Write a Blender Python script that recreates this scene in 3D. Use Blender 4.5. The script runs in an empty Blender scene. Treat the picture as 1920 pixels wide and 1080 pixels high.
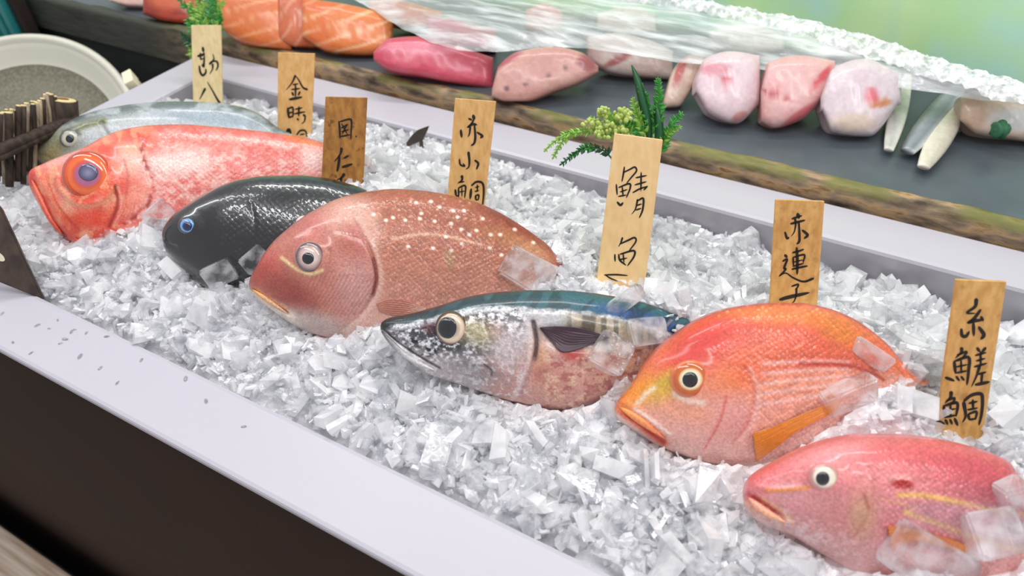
import bpy, bmesh, math, random
import numpy as np
from mathutils import Matrix, Vector

scene = bpy.context.scene
COL = scene.collection

# ------------------------------------------------------------------ camera
# World axes: X runs along the tray, Y across it away from the viewer, Z up; the rim's top is z = 0. Metres.
F = 1350.0                                   # focal length in pixels of the 1920x1080 frame
_a = np.array([-3120.0, 1070.0, -F])         # direction of the tray's long edges, camera space
_b0 = np.array([386 - 960.0, 444.0, -F]); _bs = np.array([1, 0.505, 0])
_b = _b0 - (_a @ _b0) / (_a @ _bs) * _bs     # direction of its short edges
_X = -_a / np.linalg.norm(_a); _Y = _b / np.linalg.norm(_b); _Z = np.cross(_X, _Y)
CAMR = np.array([_X, _Y, _Z])                # camera space -> world
CAMP = np.array([0.31450, -0.13675, 0.38501])

cam_data = bpy.data.cameras.new('camera')
cam_data.sensor_width = 36.0
cam_data.lens = F / 1920 * 36.0
cam_data.clip_start = 0.02
cam_data.dof.use_dof = True
cam_data.dof.focus_distance = 0.53
cam_data.dof.aperture_fstop = 7.1
cam = bpy.data.objects.new('camera', cam_data)
m4 = Matrix.Identity(4)
for i in range(3):
    for j in range(3):
        m4[i][j] = CAMR[i, j]
    m4[i][3] = CAMP[i]
cam.matrix_world = m4
COL.objects.link(cam)
scene.camera = cam

# ------------------------------------------------------------------ world, lamps, exposure
scene.view_settings.view_transform = 'Standard'
scene.view_settings.look = 'None'
scene.view_settings.gamma = 1.0
scene.view_settings.exposure = 0.13
scene.cycles.diffuse_bounces = 8
scene.cycles.transmission_bounces = 10
scene.cycles.max_bounces = 14
scene.cycles.transparent_max_bounces = 16
world = bpy.data.worlds.new('shop_light'); scene.world = world
world.use_nodes = True
bg = world.node_tree.nodes['Background']
bg.inputs[0].default_value = (0.95, 0.94, 1.0, 1)
bg.inputs[1].default_value = 0.56


def area(name, loc, target, sx, sy, power, colour=(1, 1, 1)):
    l = bpy.data.lights.new(name, 'AREA'); l.shape = 'RECTANGLE'; l.size = sx; l.size_y = sy
    l.energy = power; l.color = colour
    o = bpy.data.objects.new(name, l); COL.objects.link(o)
    o.location = loc
    o.rotation_euler = (Vector(target) - Vector(loc)).to_track_quat('-Z', 'Y').to_euler()
    return o


area('ceiling_lamp', (-0.15, 0.80, 1.25), (0.0, 0.25, 0), 1.5, 0.07, 7.4, (1, 0.985, 0.96))
area('ceiling_lamp', (0.85, 0.20, 1.30), (0.15, 0.25, 0), 0.07, 1.2, 6.0, (1, 0.98, 0.97))
area('ceiling_lamp', (0.10, -0.25, 1.40), (0.1, 0.2, 0), 1.2, 0.06, 5.4, (0.98, 0.98, 1))
area('ceiling_lamp', (-0.95, 0.10, 1.30), (-0.1, 0.25, 0), 0.06, 1.2, 4.0, (0.97, 0.98, 1))


# ------------------------------------------------------------------ helpers: geometry
def ray(px, py):
    v = np.stack([(np.asarray(px, float) - 960) / F, -(np.asarray(py, float) - 540) / F,
                  -np.ones_like(np.asarray(px, float))], -1)
    return v @ CAMR.T


def at(px, py, z=0.0):
    """point of the horizontal plane at height z"""
    d = ray(px, py)
    return CAMP + d * ((z - CAMP[2]) / d[..., 2])[..., None] if d.ndim > 1 else CAMP + d * ((z - CAMP[2]) / d[2])


def at_y(px, py, y):
    d = ray(px, py)
    return CAMP + d * ((y - CAMP[1]) / d[1])


class Plane:
    """A leaning plane: a along, u up, n towards the viewer. p0 is a point of it."""
    def __init__(self, p0, yaw, lean):
        r = CAMR @ np.array([1.0, 0, 0]); r[2] = 0; r /= np.linalg.norm(r)
        c, s = math.cos(math.radians(yaw)), math.sin(math.radians(yaw))
        self.a = np.array([c * r[0] - s * r[1], s * r[0] + c * r[1], 0])
        g = np.array([-self.a[1], self.a[0], 0])          # away from the viewer
        L = math.radians(lean)
        self.u = np.array([0, 0, 1.0]) * math.cos(L) + g * math.sin(L)
        self.n = np.cross(self.a, self.u)
        self.p0 = np.asarray(p0, float)

    def P(self, px, py, w=0.0):
        d = ray(px, py)
        w = np.asarray(w, float)
        wp, wn = np.maximum(w, 0), np.minimum(w, 0)       # relief in front of the plane / body behind it
        t = ((self.p0 - CAMP) @ self.n + wp) / (d @ self.n)
        return CAMP + d * t[..., None] + wn[..., None] * self.n

    def loc(self, pts):
        q = np.asarray(pts) - self.p0
        return q @ self.a, q @ self.u, q @ self.n


def pchip(xk, yk, x):
    xk = np.asarray(xk, float); yk = np.asarray(yk, float)
    h = np.diff(xk); dl = np.diff(yk) / h
    m = np.zeros_like(yk)
    for i in range(1, len(xk) - 1):
        if dl[i - 1] * dl[i] > 0:
            w1 = 2 * h[i] + h[i - 1]; w2 = h[i] + 2 * h[i - 1]
            m[i] = (w1 + w2) / (w1 / dl[i - 1] + w2 / dl[i])
    m[0] = dl[0]; m[-1] = dl[-1]
    i = np.clip(np.searchsorted(xk, x) - 1, 0, len(h) - 1)
    t = (x - xk[i]) / h[i]
    t = np.clip(t, 0, 1)
    return ((2 * t**3 - 3 * t**2 + 1) * yk[i] + (t**3 - 2 * t**2 + t) * h[i] * m[i]
            + (-2 * t**3 + 3 * t**2) * yk[i + 1] + (t**3 - t**2) * h[i] * m[i + 1])


def catmull(pts, n=6):
    p = np.asarray(pts, float)
    if len(p) < 3:
        t = np.linspace(0, 1, n + 1)[:, None]
        return p[0] * (1 - t) + p[-1] * t
    e = np.vstack([2 * p[0] - p[1], p, 2 * p[-1] - p[-2]])
    out = []
    for i in range(1, len(e) - 2):
        for k in range(n):
            t = k / n
            out.append(0.5 * (2 * e[i] + (e[i + 1] - e[i - 1]) * t + (2 * e[i - 1] - 5 * e[i] + 4 * e[i + 1] - e[i + 2]) * t * t
                              + (3 * e[i] - e[i - 1] - 3 * e[i + 1] + e[i + 2]) * t**3))
    out.append(e[-2])
    return np.array(out)


def hexc(h):
    h = h.lstrip('#')
    v = np.array([int(h[i:i + 2], 16) / 255 for i in (0, 2, 4)])
    return np.where(v <= 0.04045, v / 12.92, ((v + 0.055) / 1.055) ** 2.4)


def hash2(ix, iy, seed):
    n = (ix.astype(np.int64) * 374761393 + iy.astype(np.int64) * 668265263 + seed * 974711) & 0xffffffff
    n = ((n ^ (n >> 13)) * 1274126177) & 0xffffffff
    return ((n ^ (n >> 16)) & 0xffff) / 65535.0


def noise2(x, y, seed=0):
    x = np.asarray(x, float); y = np.asarray(y, float)
    ix = np.floor(x); iy = np.floor(y); fx = x - ix; fy = y - iy
    fx = fx * fx * (3 - 2 * fx); fy = fy * fy * (3 - 2 * fy)
    h = lambda a, b: hash2(ix + a, iy + b, seed)
    return (h(0, 0) * (1 - fx) + h(1, 0) * fx) * (1 - fy) + (h(0, 1) * (1 - fx) + h(1, 1) * fx) * fy


def fbm(x, y, seed=0, n=4):
    s = 0; a = 0.5; tot = 0
    for k in range(n):
        s = s + a * noise2(x * 2**k, y * 2**k, seed + k); tot += a; a *= 0.55
    return s / tot


def sstep(e0, e1, x):
    t = np.clip((x - e0) / (e1 - e0), 0, 1)
    return t * t * (3 - 2 * t)


def seg_dist(px, py, pts):
    pts = np.asarray(pts, float)
    best = np.full(np.shape(px), 1e9)
    for (x0, y0), (x1, y1) in zip(pts[:-1], pts[1:]):
        dx, dy = x1 - x0, y1 - y0
        t = np.clip(((px - x0) * dx + (py - y0) * dy) / (dx * dx + dy * dy + 1e-9), 0, 1)
        best = np.minimum(best, np.hypot(px - x0 - t * dx, py - y0 - t * dy))
    return best


def line(px, py, pts, w, smooth=True):
    """soft stroke mask, half width w"""
    if smooth and len(pts) > 2:
        pts = catmull(pts, 4)
    return np.exp(-(seg_dist(px, py, pts) / w) ** 2)


def ell(px, py, cx, cy, rx, ry, rot=0, soft=0.3):
    c, s = math.cos(math.radians(rot)), math.sin(math.radians(rot))
    u = ((px - cx) * c + (py - cy) * s) / rx; v = (-(px - cx) * s + (py - cy) * c) / ry
    return 1 - sstep(1 - soft, 1 + soft, np.hypot(u, v))


def inside(px, py, poly):
    poly = np.asarray(poly, float); r = np.zeros(np.shape(px), bool)
    x1, y1 = poly[-1]
    for x0, y0 in poly:
        c = ((y0 > py) != (y1 > py)) & (px < (x1 - x0) * (py - y0) / (y1 - y0 + 1e-12) + x0)
        r ^= c; x1, y1 = x0, y0
    return r


def scales(px, py, sx, sy, rot=0):
    """overlapping fish scales: a diamond lattice, every scale a little lighter or darker"""
    c, s = math.cos(math.radians(rot)), math.sin(math.radians(rot))
    u = (px * c + py * s) / (sx * 1.6) + 0.12 * noise2(px / 30, py / 30, 91); v = (-px * s + py * c) / (sy * 1.6) + 0.12 * noise2(px / 30, py / 30, 92)
    p, q = u + v, u - v
    fp, fq = p - np.floor(p), q - np.floor(q)
    d = 1 - np.maximum(fp, 1 - fq)                 # high on one side of every scale
    tone = hash2(np.floor(p), np.floor(q), 77)
    return np.clip(0.25 + 0.75 * d + 0.5 * (tone - 0.5), 0, 1)


class Paint:
    """colour layers over a set of points"""
    def __init__(self, px, py, base):
        self.x, self.y = px, py
        self.c = np.tile(hexc(base), px.shape + (1,)); self.metal = np.zeros(px.shape)

    def mix(self, m, h, k=1.0):
        m = np.clip(m * k, 0, 1)[..., None]
        self.c = self.c * (1 - m) + hexc(h) * m
        return self

    def mul(self, m):
        self.c = self.c * np.asarray(m)[..., None]; return self

    def ell(self, h, cx, cy, rx, ry, rot=0, soft=0.4, k=1.0):
        return self.mix(ell(self.x, self.y, cx, cy, rx, ry, rot, soft), h, k)

    def line(self, h, pts, w, k=1.0):
        return self.mix(line(self.x, self.y, pts, w), h, k)


# ------------------------------------------------------------------ helpers: objects
def tag(o, label=None, cat=None, group=None, kind=None):
    if label: o['label'] = label
    if cat: o['category'] = cat
    if group: o['group'] = group
    if kind: o['kind'] = kind
    return o


def empty(name, loc, label, cat, group=None):
    o = bpy.data.objects.new(name, None); o.empty_display_size = 0.02
    o.location = [float(v) for v in loc]; COL.objects.link(o)
    return tag(o, label, cat, group)


def link(name, me, mat, parent=None):
    o = bpy.data.objects.new(name, me)
    if mat: me.materials.append(mat)
    COL.objects.link(o)
    if parent is not None:
        o.parent = parent
        if parent.parent is None:            # parts keep their world coordinates
            o.matrix_parent_inverse = Matrix.Translation(parent.location).inverted()
    return o


def mesh_from(name, verts, faces, mat, parent=None, smooth=True, col=None, metal=None):
    """verts (n,3) array, faces list or (m,4)/(m,3) array -> ONE mesh object"""
    verts = np.asarray(verts, float).reshape(-1, 3)
    me = bpy.data.meshes.new(name)
    if isinstance(faces, np.ndarray):
        k = faces.shape[1]; nf = len(faces)
        me.vertices.add(len(verts)); me.vertices.foreach_set('co', verts.astype(np.float32).ravel())
        me.loops.add(nf * k); me.loops.foreach_set('vertex_index', faces.astype(np.int32).ravel())
        me.polygons.add(nf); me.polygons.foreach_set('loop_start', np.arange(0, nf * k, k, dtype=np.int32))
        me.update(calc_edges=True); me.validate()
    else:
        me.from_pydata([tuple(v) for v in verts], [], [tuple(int(i) for i in f) for f in faces]); me.update()
    me.polygons.foreach_set('use_smooth', np.full(len(me.polygons), bool(smooth)))
    if col is not None:
        at_ = me.color_attributes.new('Col', 'FLOAT_COLOR', 'POINT')
        rgba = np.ones((len(verts), 4), np.float32); rgba[:, :3] = np.asarray(col).reshape(-1, 3)
        if metal is not None: rgba[:, 3] = np.asarray(metal).ravel()
        else: rgba[:, 3] = 0
        at_.data.foreach_set('color', rgba.ravel())
    return link(name, me, mat, parent)


def grid_faces(nu, nv, wrap=False, off=0):
    """faces of an (nu, nv) vertex grid, row major"""
    i, j = np.meshgrid(np.arange(nu - 1), np.arange(nv if wrap else nv - 1), indexing='ij')
    j2 = (j + 1) % nv
    return np.stack([i * nv + j, i * nv + j2, (i + 1) * nv + j2, (i + 1) * nv + j], -1).reshape(-1, 4) + off


def bm_obj(name, bm, mat, parent=None, smooth=False):
    me = bpy.data.meshes.new(name); bmesh.ops.recalc_face_normals(bm, faces=bm.faces); bm.to_mesh(me); bm.free()
    if smooth:
        me.polygons.foreach_set('use_smooth', np.ones(len(me.polygons), bool))
    return link(name, me, mat, parent)


def bm_box(bm, x0, x1, y0, y1, z0, z1, bev=0.0, seg=2):
    vs = [bm.verts.new((x, y, z)) for x in (x0, x1) for y in (y0, y1) for z in (z0, z1)]
    f = [bm.faces.new([vs[i] for i in q]) for q in ((0, 1, 3, 2), (4, 6, 7, 5), (0, 4, 5, 1), (2, 3, 7, 6), (0, 2, 6, 4), (1, 5, 7, 3))]
    if bev:
        es = list({e for q in f for e in q.edges})
        bmesh.ops.bevel(bm, geom=es, offset=bev, segments=seg, affect='EDGES', profile=0.6)
    return vs


def tube(pts, radii, sides=8, cap=True):
    """verts, faces of a tube through pts"""
    pts = np.asarray(pts, float); n = len(pts)
    radii = np.broadcast_to(np.asarray(radii, float), (n,))
    tg = np.gradient(pts, axis=0); tg /= np.linalg.norm(tg, axis=1)[:, None] + 1e-12
    ref = np.array([0, 0, 1.0]) if abs(tg[0][2]) < 0.9 else np.array([1.0, 0, 0])
    V = []
    for p, t, r in zip(pts, tg, radii):
        s = np.cross(t, ref); s /= np.linalg.norm(s) + 1e-12; q = np.cross(s, t)
        for k in range(sides):
            a = 2 * math.pi * k / sides
            V.append(p + r * (math.cos(a) * s + math.sin(a) * q))
    Fc = [list(f) for f in grid_faces(n, sides, True)]
    if cap:
        Fc.append(list(range(sides))[::-1]); Fc.append([(n - 1) * sides + k for k in range(sides)])
    return V, Fc


# ------------------------------------------------------------------ materials
def new_mat(name):
    m = bpy.data.materials.new(name); m.use_nodes = True
    nt = m.node_tree; b = nt.nodes['Principled BSDF']
    return m, nt, b


def plain(name, h, rough=0.5, metal=0.0, noise=0.0, scale=60, spec=0.5, bump=0.0, coat=0.0):
    m, nt, b = new_mat(name)
    b.inputs['Roughness'].default_value = rough; b.inputs['Metallic'].default_value = metal
    b.inputs['Specular IOR Level'].default_value = spec; b.inputs['Coat Weight'].default_value = coat
    c = hexc(h)
    b.inputs['Base Color'].default_value = (*c, 1)
    if noise or bump:
        tc = nt.nodes.new('ShaderNodeTexCoord'); nz = nt.nodes.new('ShaderNodeTexNoise')
        nz.inputs['Scale'].default_value = scale; nz.inputs['Detail'].default_value = 5
        nt.links.new(tc.outputs['Object'], nz.inputs['Vector'])
        if noise:
            r = nt.nodes.new('ShaderNodeMixRGB'); r.blend_type = 'MIX'
            r.inputs[1].default_value = (*np.clip(c * (1 - noise), 0, 1), 1); r.inputs[2].default_value = (*np.clip(c * (1 + noise), 0, 1), 1)
            nt.links.new(nz.outputs['Fac'], r.inputs[0]); nt.links.new(r.outputs[0], b.inputs['Base Color'])
        if bump:
            bp = nt.nodes.new('ShaderNodeBump'); bp.inputs['Strength'].default_value = bump; bp.inputs['Distance'].default_value = 0.002
            nt.links.new(nz.outputs['Fac'], bp.inputs['Height']); nt.links.new(bp.outputs[0], b.inputs['Normal'])
    return m


def attr_mat(name, rough=0.35, coat=0.4, coat_rough=0.12, spec=0.5, bump=0.25, scale=900, speck=0.12, dist=0.0006):
    m, nt, b = new_mat(name)
    at_ = nt.nodes.new('ShaderNodeAttribute'); at_.attribute_name = 'Col'
    tc = nt.nodes.new('ShaderNodeTexCoord'); nz = nt.nodes.new('ShaderNodeTexNoise')
    nz.inputs['Scale'].default_value = scale; nz.inputs['Detail'].default_value = 4
    nt.links.new(tc.outputs['Object'], nz.inputs['Vector'])
    mr = nt.nodes.new('ShaderNodeMapRange'); mr.inputs[1].default_value = 0.3; mr.inputs[2].default_value = 0.7
    mr.inputs[3].default_value = 1 - speck; mr.inputs[4].default_value = 1 + speck
    nt.links.new(nz.outputs['Fac'], mr.inputs[0])
    mx = nt.nodes.new('ShaderNodeVectorMath'); mx.operation = 'SCALE'
    nt.links.new(at_.outputs['Color'], mx.inputs[0]); nt.links.new(mr.outputs[0], mx.inputs['Scale'])
    nt.links.new(mx.outputs[0], b.inputs['Base Color'])
    nt.links.new(at_.outputs['Alpha'], b.inputs['Metallic'])
    bp = nt.nodes.new('ShaderNodeBump'); bp.inputs['Strength'].default_value = bump; bp.inputs['Distance'].default_value = dist
    nt.links.new(nz.outputs['Fac'], bp.inputs['Height']); nt.links.new(bp.outputs[0], b.inputs['Normal'])
    b.inputs['Roughness'].default_value = rough; b.inputs['Coat Weight'].default_value = coat
    b.inputs['Coat Roughness'].default_value = coat_rough; b.inputs['Specular IOR Level'].default_value = spec
    return m


def wood_mat(name, light, dark, stretch=(8, 8, 0.6), scale=18, rough=0.55, spots=0.0):
    m, nt, b = new_mat(name)
    tc = nt.nodes.new('ShaderNodeTexCoord'); mp = nt.nodes.new('ShaderNodeMapping'); mp.inputs['Scale'].default_value = stretch
    nz = nt.nodes.new('ShaderNodeTexNoise'); nz.inputs['Scale'].default_value = scale; nz.inputs['Detail'].default_value = 6
    nt.links.new(tc.outputs['Object'], mp.inputs[0]); nt.links.new(mp.outputs[0], nz.inputs['Vector'])
    cr = nt.nodes.new('ShaderNodeValToRGB'); cr.color_ramp.elements[0].position = 0.33; cr.color_ramp.elements[1].position = 0.66
    cr.color_ramp.elements[0].color = (*hexc(dark), 1); cr.color_ramp.elements[1].color = (*hexc(light), 1)
    nt.links.new(nz.outputs['Fac'], cr.inputs[0])
    out = cr.outputs[0]
    if spots:
        n2 = nt.nodes.new('ShaderNodeTexNoise'); n2.inputs['Scale'].default_value = 160; n2.inputs['Detail'].default_value = 3
        nt.links.new(tc.outputs['Object'], n2.inputs['Vector'])
        c2 = nt.nodes.new('ShaderNodeValToRGB'); c2.color_ramp.elements[0].position = 0.3; c2.color_ramp.elements[1].position = 0.42
        c2.color_ramp.elements[0].color = (spots, spots, spots, 1); c2.color_ramp.elements[1].color = (0, 0, 0, 1)
        nt.links.new(n2.outputs['Fac'], c2.inputs[0])
        mx = nt.nodes.new('ShaderNodeMixRGB'); mx.inputs[2].default_value = (*hexc('#5a3414'), 1)
        nt.links.new(c2.outputs[0], mx.inputs[0]); nt.links.new(out, mx.inputs[1]); out = mx.outputs[0]
    nt.links.new(out, b.inputs['Base Color']); b.inputs['Roughness'].default_value = rough
    return m


# ================================================================== setting: tray, stands, counter
XL, XR, YB = -0.494, 0.86, 0.468            # tray outline
RIM = 0.053
M_rim = plain('white_enamel', '#bfbcc4', 0.36, 0.0, 0.03, 14, 0.5, 0.0, 0.0)
M_inner = plain('steel_inside', '#a9a6ac', 0.3, 0.35, 0.08, 25)

tray = empty('ice_tray', (0.18, 0.234, -0.12), 'long white enamelled metal tray heaped with crushed ice and fish', 'tray')


def ring_rim():
    """rim: one frame with a rolled outer lip"""
    bm = bmesh.new()
    prof = [(0.0, -0.0055), (0.0, -0.0025), (0.0008, -0.001), (0.003, 0.0), (RIM - 0.004, 0.0), (RIM - 0.001, -0.0012), (RIM, -0.004), (RIM, -0.008)]
    rows = []
    for o, z in prof:
        rows.append([bm.verts.new((x, y, z)) for x, y in ((XL + o, o), (XR - o, o), (XR - o, YB - o), (XL + o, YB - o))])
    for r0, r1 in zip(rows[:-1], rows[1:]):
        for k in range(4):
            bm.faces.new((r0[k], r0[(k + 1) % 4], r1[(k + 1) % 4], r1[k]))
    return bm


rim = bm_obj('rim', ring_rim(), M_rim, tray)
bm = bmesh.new()
a, c = RIM, 0.10
top = [bm.verts.new((x, y, -0.004)) for x, y in ((XL + a, a), (XR - a, a), (XR - a, YB - a), (XL + a, YB - a))]
low = [bm.verts.new((x, y, -c)) for x, y in ((XL + a + .006, a + .006), (XR - a - .006, a + .006), (XR - a - .006, YB - a - .006), (XL + a + .006, YB - a - .006))]
for k in range(4):
    bm.faces.new((top[k], top[(k + 1) % 4], low[(k + 1) % 4], low[k]))
bm.faces.new(low)
bm_obj('basin', bm, M_inner, tray)

# dark cabinet that carries the tray
M_cab = plain('dark_brown_laminate', '#34261f', 0.7, 0, 0.2, 9, 0.2, 0.05)
bm = bmesh.new()
bm_box(bm, XL + 0.012, XR - 0.012, 0.006, YB - 0.012, -0.80, -0.106)
bm_box(bm, -1.5, XL + 0.0115, 0.006, 0.014, -0.80, -0.0058)
for x0, x1, y0, y1 in ((XL + 0.012, XR - 0.012, 0.006, 0.014), (XL + 0.012, XR - 0.012, YB - 0.020, YB - 0.012), (XL + 0.012, XL + 0.020, 0.014, YB - 0.020), (XR - 0.020, XR - 0.012, 0.014, YB - 0.020)):
    bm_box(bm, x0, x1, y0, y1, -0.106, -0.0058 if y1 < 0.02 else -0.0165)
cab = tag(bm_obj('display_stand', bm, M_cab), 'plain dark brown stand carrying the white ice tray', 'stand')

# pale plank in front of the stand, near the bottom corner
PY = -0.026
PZ = float(at_y(0, 985, PY)[2])
M_plank = wood_mat('weathered_plank', '#d6c6b2', '#a98f78', (1.0, 14, 6), 9, 0.7)
bm = bmesh.new()
bm_box(bm, -1.3, 0.5, PY - 0.30, PY, PZ - 0.03, PZ, 0.003)
plank = tag(bm_obj('wooden_bench', bm, M_plank), 'weathered pale wooden bench in front of the dark stand, only its corner in view', 'bench')
M_legs = plain('bench_support', '#3a2d26', 0.7)
bm = bmesh.new(); bm_box(bm, -1.25, 0.45, PY - 0.28, PY - 0.03, -0.80, PZ - 0.03)
bm_obj('support', bm, M_legs, plank)

# floor far below
M_floor = plain('dark_concrete', '#3b3836', 0.6, 0, 0.2, 6)
bm = bmesh.new(); bm_box(bm, -2.6, 2.6, -1.6, 2.4, -0.84, -0.80)
tag(bm_obj('floor', bm, M_floor), 'dark floor', None, None, 'structure')

# ---- counter behind the tray: stone slab with a mossy wooden edge board
YC = 0.473
BW = 0.013                                  # width of the edge board
ZC = float(at_y(1240, 270, YC)[2])
counter = empty('display_counter', (0.2, YC, -0.80), 'dark slate topped counter with mossy wooden front edge behind the tray', 'counter')
M_slate = plain('wet_slate', '#525a60', 0.32, 0, 0.35, 22, 0.5, 0.25)
M_face = plain('counter_face', '#2f3431', 0.5, 0, 0.5, 12, 0.5, 0.2)
bm = bmesh.new(); bm_box(bm, -2.0, 2.0, YC + BW - 0.001, 1.3, ZC - 0.03, ZC, 0.002)
bm_obj('stone_top', bm, M_slate, counter)
bm = bmesh.new(); bm_box(bm, -2.0, 2.0, YC + 0.006, 1.3, -0.80, ZC - 0.03)
bm_obj('base_cabinet', bm, M_face, counter)

m, nt, b = new_mat('mossy_old_wood'); M_edge = m
tc = nt.nodes.new('ShaderNodeTexCoord'); mp = nt.nodes.new('ShaderNodeMapping'); mp.inputs['Scale'].default_value = (1, 3, 3)
n1 = nt.nodes.new('ShaderNodeTexNoise'); n1.inputs['Scale'].default_value = 34; n1.inputs['Detail'].default_value = 9
n2 = nt.nodes.new('ShaderNodeTexNoise'); n2.inputs['Scale'].default_value = 16; n2.inputs['Detail'].default_value = 5
nt.links.new(tc.outputs['Object'], mp.inputs[0]); nt.links.new(mp.outputs[0], n1.inputs['Vector']); nt.links.new(tc.outputs['Object'], n2.inputs['Vector'])
c1 = nt.nodes.new('ShaderNodeValToRGB')
for pos, h in ((0.3, '#41352a'), (0.42, '#786650'), (0.5, '#94806a'), (0.58, '#b3946a'), (0.66, '#7a5638')):
    e = c1.color_ramp.elements.new(pos); e.color = (*hexc(h), 1)
c1.color_ramp.elements.remove(c1.color_ramp.elements[0])
c2 = nt.nodes.new('ShaderNodeValToRGB'); c2.color_ramp.elements[0].position = 0.47; c2.color_ramp.elements[1].position = 0.56
geo = nt.nodes.new('ShaderNodeSeparateXYZ'); nt.links.new(tc.outputs['Object'], geo.inputs[0])
mx = nt.nodes.new('ShaderNodeMixRGB'); mx.inputs[2].default_value = (*hexc('#74783a'), 1)
rz = nt.nodes.new('ShaderNodeMapRange'); rz.inputs[1].default_value = ZC - 0.009; rz.inputs[2].default_value = ZC - 0.001
nt.links.new(geo.outputs['Z'], rz.inputs[0])
mu = nt.nodes.new('ShaderNodeMath'); mu.operation = 'MULTIPLY'
c2.color_ramp.elements[1].color = (0.75, 0.75, 0.75, 1)
nt.links.new(n1.outputs['Fac'], c1.inputs[0]); nt.links.new(n2.outputs['Fac'], c2.inputs[0])
nt.links.new(c2.outputs[0], mu.inputs[0]); nt.links.new(rz.outputs[0], mu.inputs[1])
nt.links.new(mu.outputs[0], mx.inputs[0]); nt.links.new(c1.outputs[0], mx.inputs[1])
gx_ = nt.nodes.new('ShaderNodeMapRange'); gx_.inputs[1].default_value = -0.42; gx_.inputs[2].default_value = -0.62; nt.links.new(geo.outputs['X'], gx_.inputs[0])
mg = nt.nodes.new('ShaderNodeMixRGB'); mg.inputs[2].default_value = (*hexc('#45483f'), 1)
nt.links.new(gx_.outputs[0], mg.inputs[0]); nt.links.new(mx.outputs[0], mg.inputs[1]); nt.links.new(mg.outputs[0], b.inputs['Base Color'])
bp = nt.nodes.new('ShaderNodeBump'); bp.inputs['Strength'].default_value = 0.6; bp.inputs['Distance'].default_value = 0.003
nt.links.new(n1.outputs['Fac'], bp.inputs['Height']); nt.links.new(bp.outputs[0], b.inputs['Normal']); b.inputs['Roughness'].default_value = 0.75
# uneven worn board
rng = np.random.default_rng(4)
nx = 700; xs = np.linspace(-2, 2, nx)
prof = np.array([(0.0, -0.05), (0.0, -0.012), (0.0, -0.004), (0.001, 0.0), (BW * 0.4, 0.001), (BW * 0.8, 0.001), (BW, 0.0), (BW, -0.05)])
V = np.zeros((nx, len(prof), 3))
for k, (dy, dz) in enumerate(prof):
    jit = (fbm(xs * 22 + k * 3.1, xs * 0 + k, 7) - 0.5) * (0.008 if dz > -0.03 else 0)
    V[:, k, 0] = xs; V[:, k, 1] = YC + dy + jit * 0.5; V[:, k, 2] = ZC + dz + jit * (0.6 if dz > -0.03 else 0)
mesh_from('edge_board', V, grid_faces(nx, len(prof)), M_edge, counter)

# ---- pale green plastic partition at the back of the counter
M_green = None
m, nt, b = new_mat('pale_green_plastic'); M_green = m
tc = nt.nodes.new('ShaderNodeTexCoord'); n1 = nt.nodes.new('ShaderNodeTexNoise'); n1.inputs['Scale'].default_value = 5.5; n1.inputs['Detail'].default_value = 3
nt.links.new(tc.outputs['Object'], n1.inputs['Vector'])
c1 = nt.nodes.new('ShaderNodeValToRGB')
for pos, h in ((0.30, '#74c4b4'), (0.42, '#bcecd8'), (0.52, '#c2edae'), (0.62, '#cff2b4'), (0.72, '#aee6d2')):
    e = c1.color_ramp.elements.new(pos); e.color = (*hexc(h), 1)
c1.color_ramp.elements.remove(c1.color_ramp.elements[0])
nt.links.new(n1.outputs['Fac'], c1.inputs[0]); nt.links.new(c1.outputs[0], b.inputs['Base Color'])
b.inputs['Roughness'].default_value = 0.35


# ================================================================== fish
M_fish = attr_mat('wet_fish_skin', 0.38, 0.45, 0.12, 0.5, 0.5, 620, 0.20, 0.0009)
M_dark = attr_mat('wet_dark_skin', 0.27, 0.9, 0.07, 0.6, 0.3, 420, 0.3, 0.0005)
M_eye = attr_mat('wet_eye', 0.12, 1.0, 0.03, 0.5, 0.0, 300, 0.05)
M_fin = attr_mat('wet_fin', 0.4, 0.3, 0.15, 0.5, 0.3, 800, 0.1)
FISH = []                                    # used to pack the ice round the fish


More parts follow.
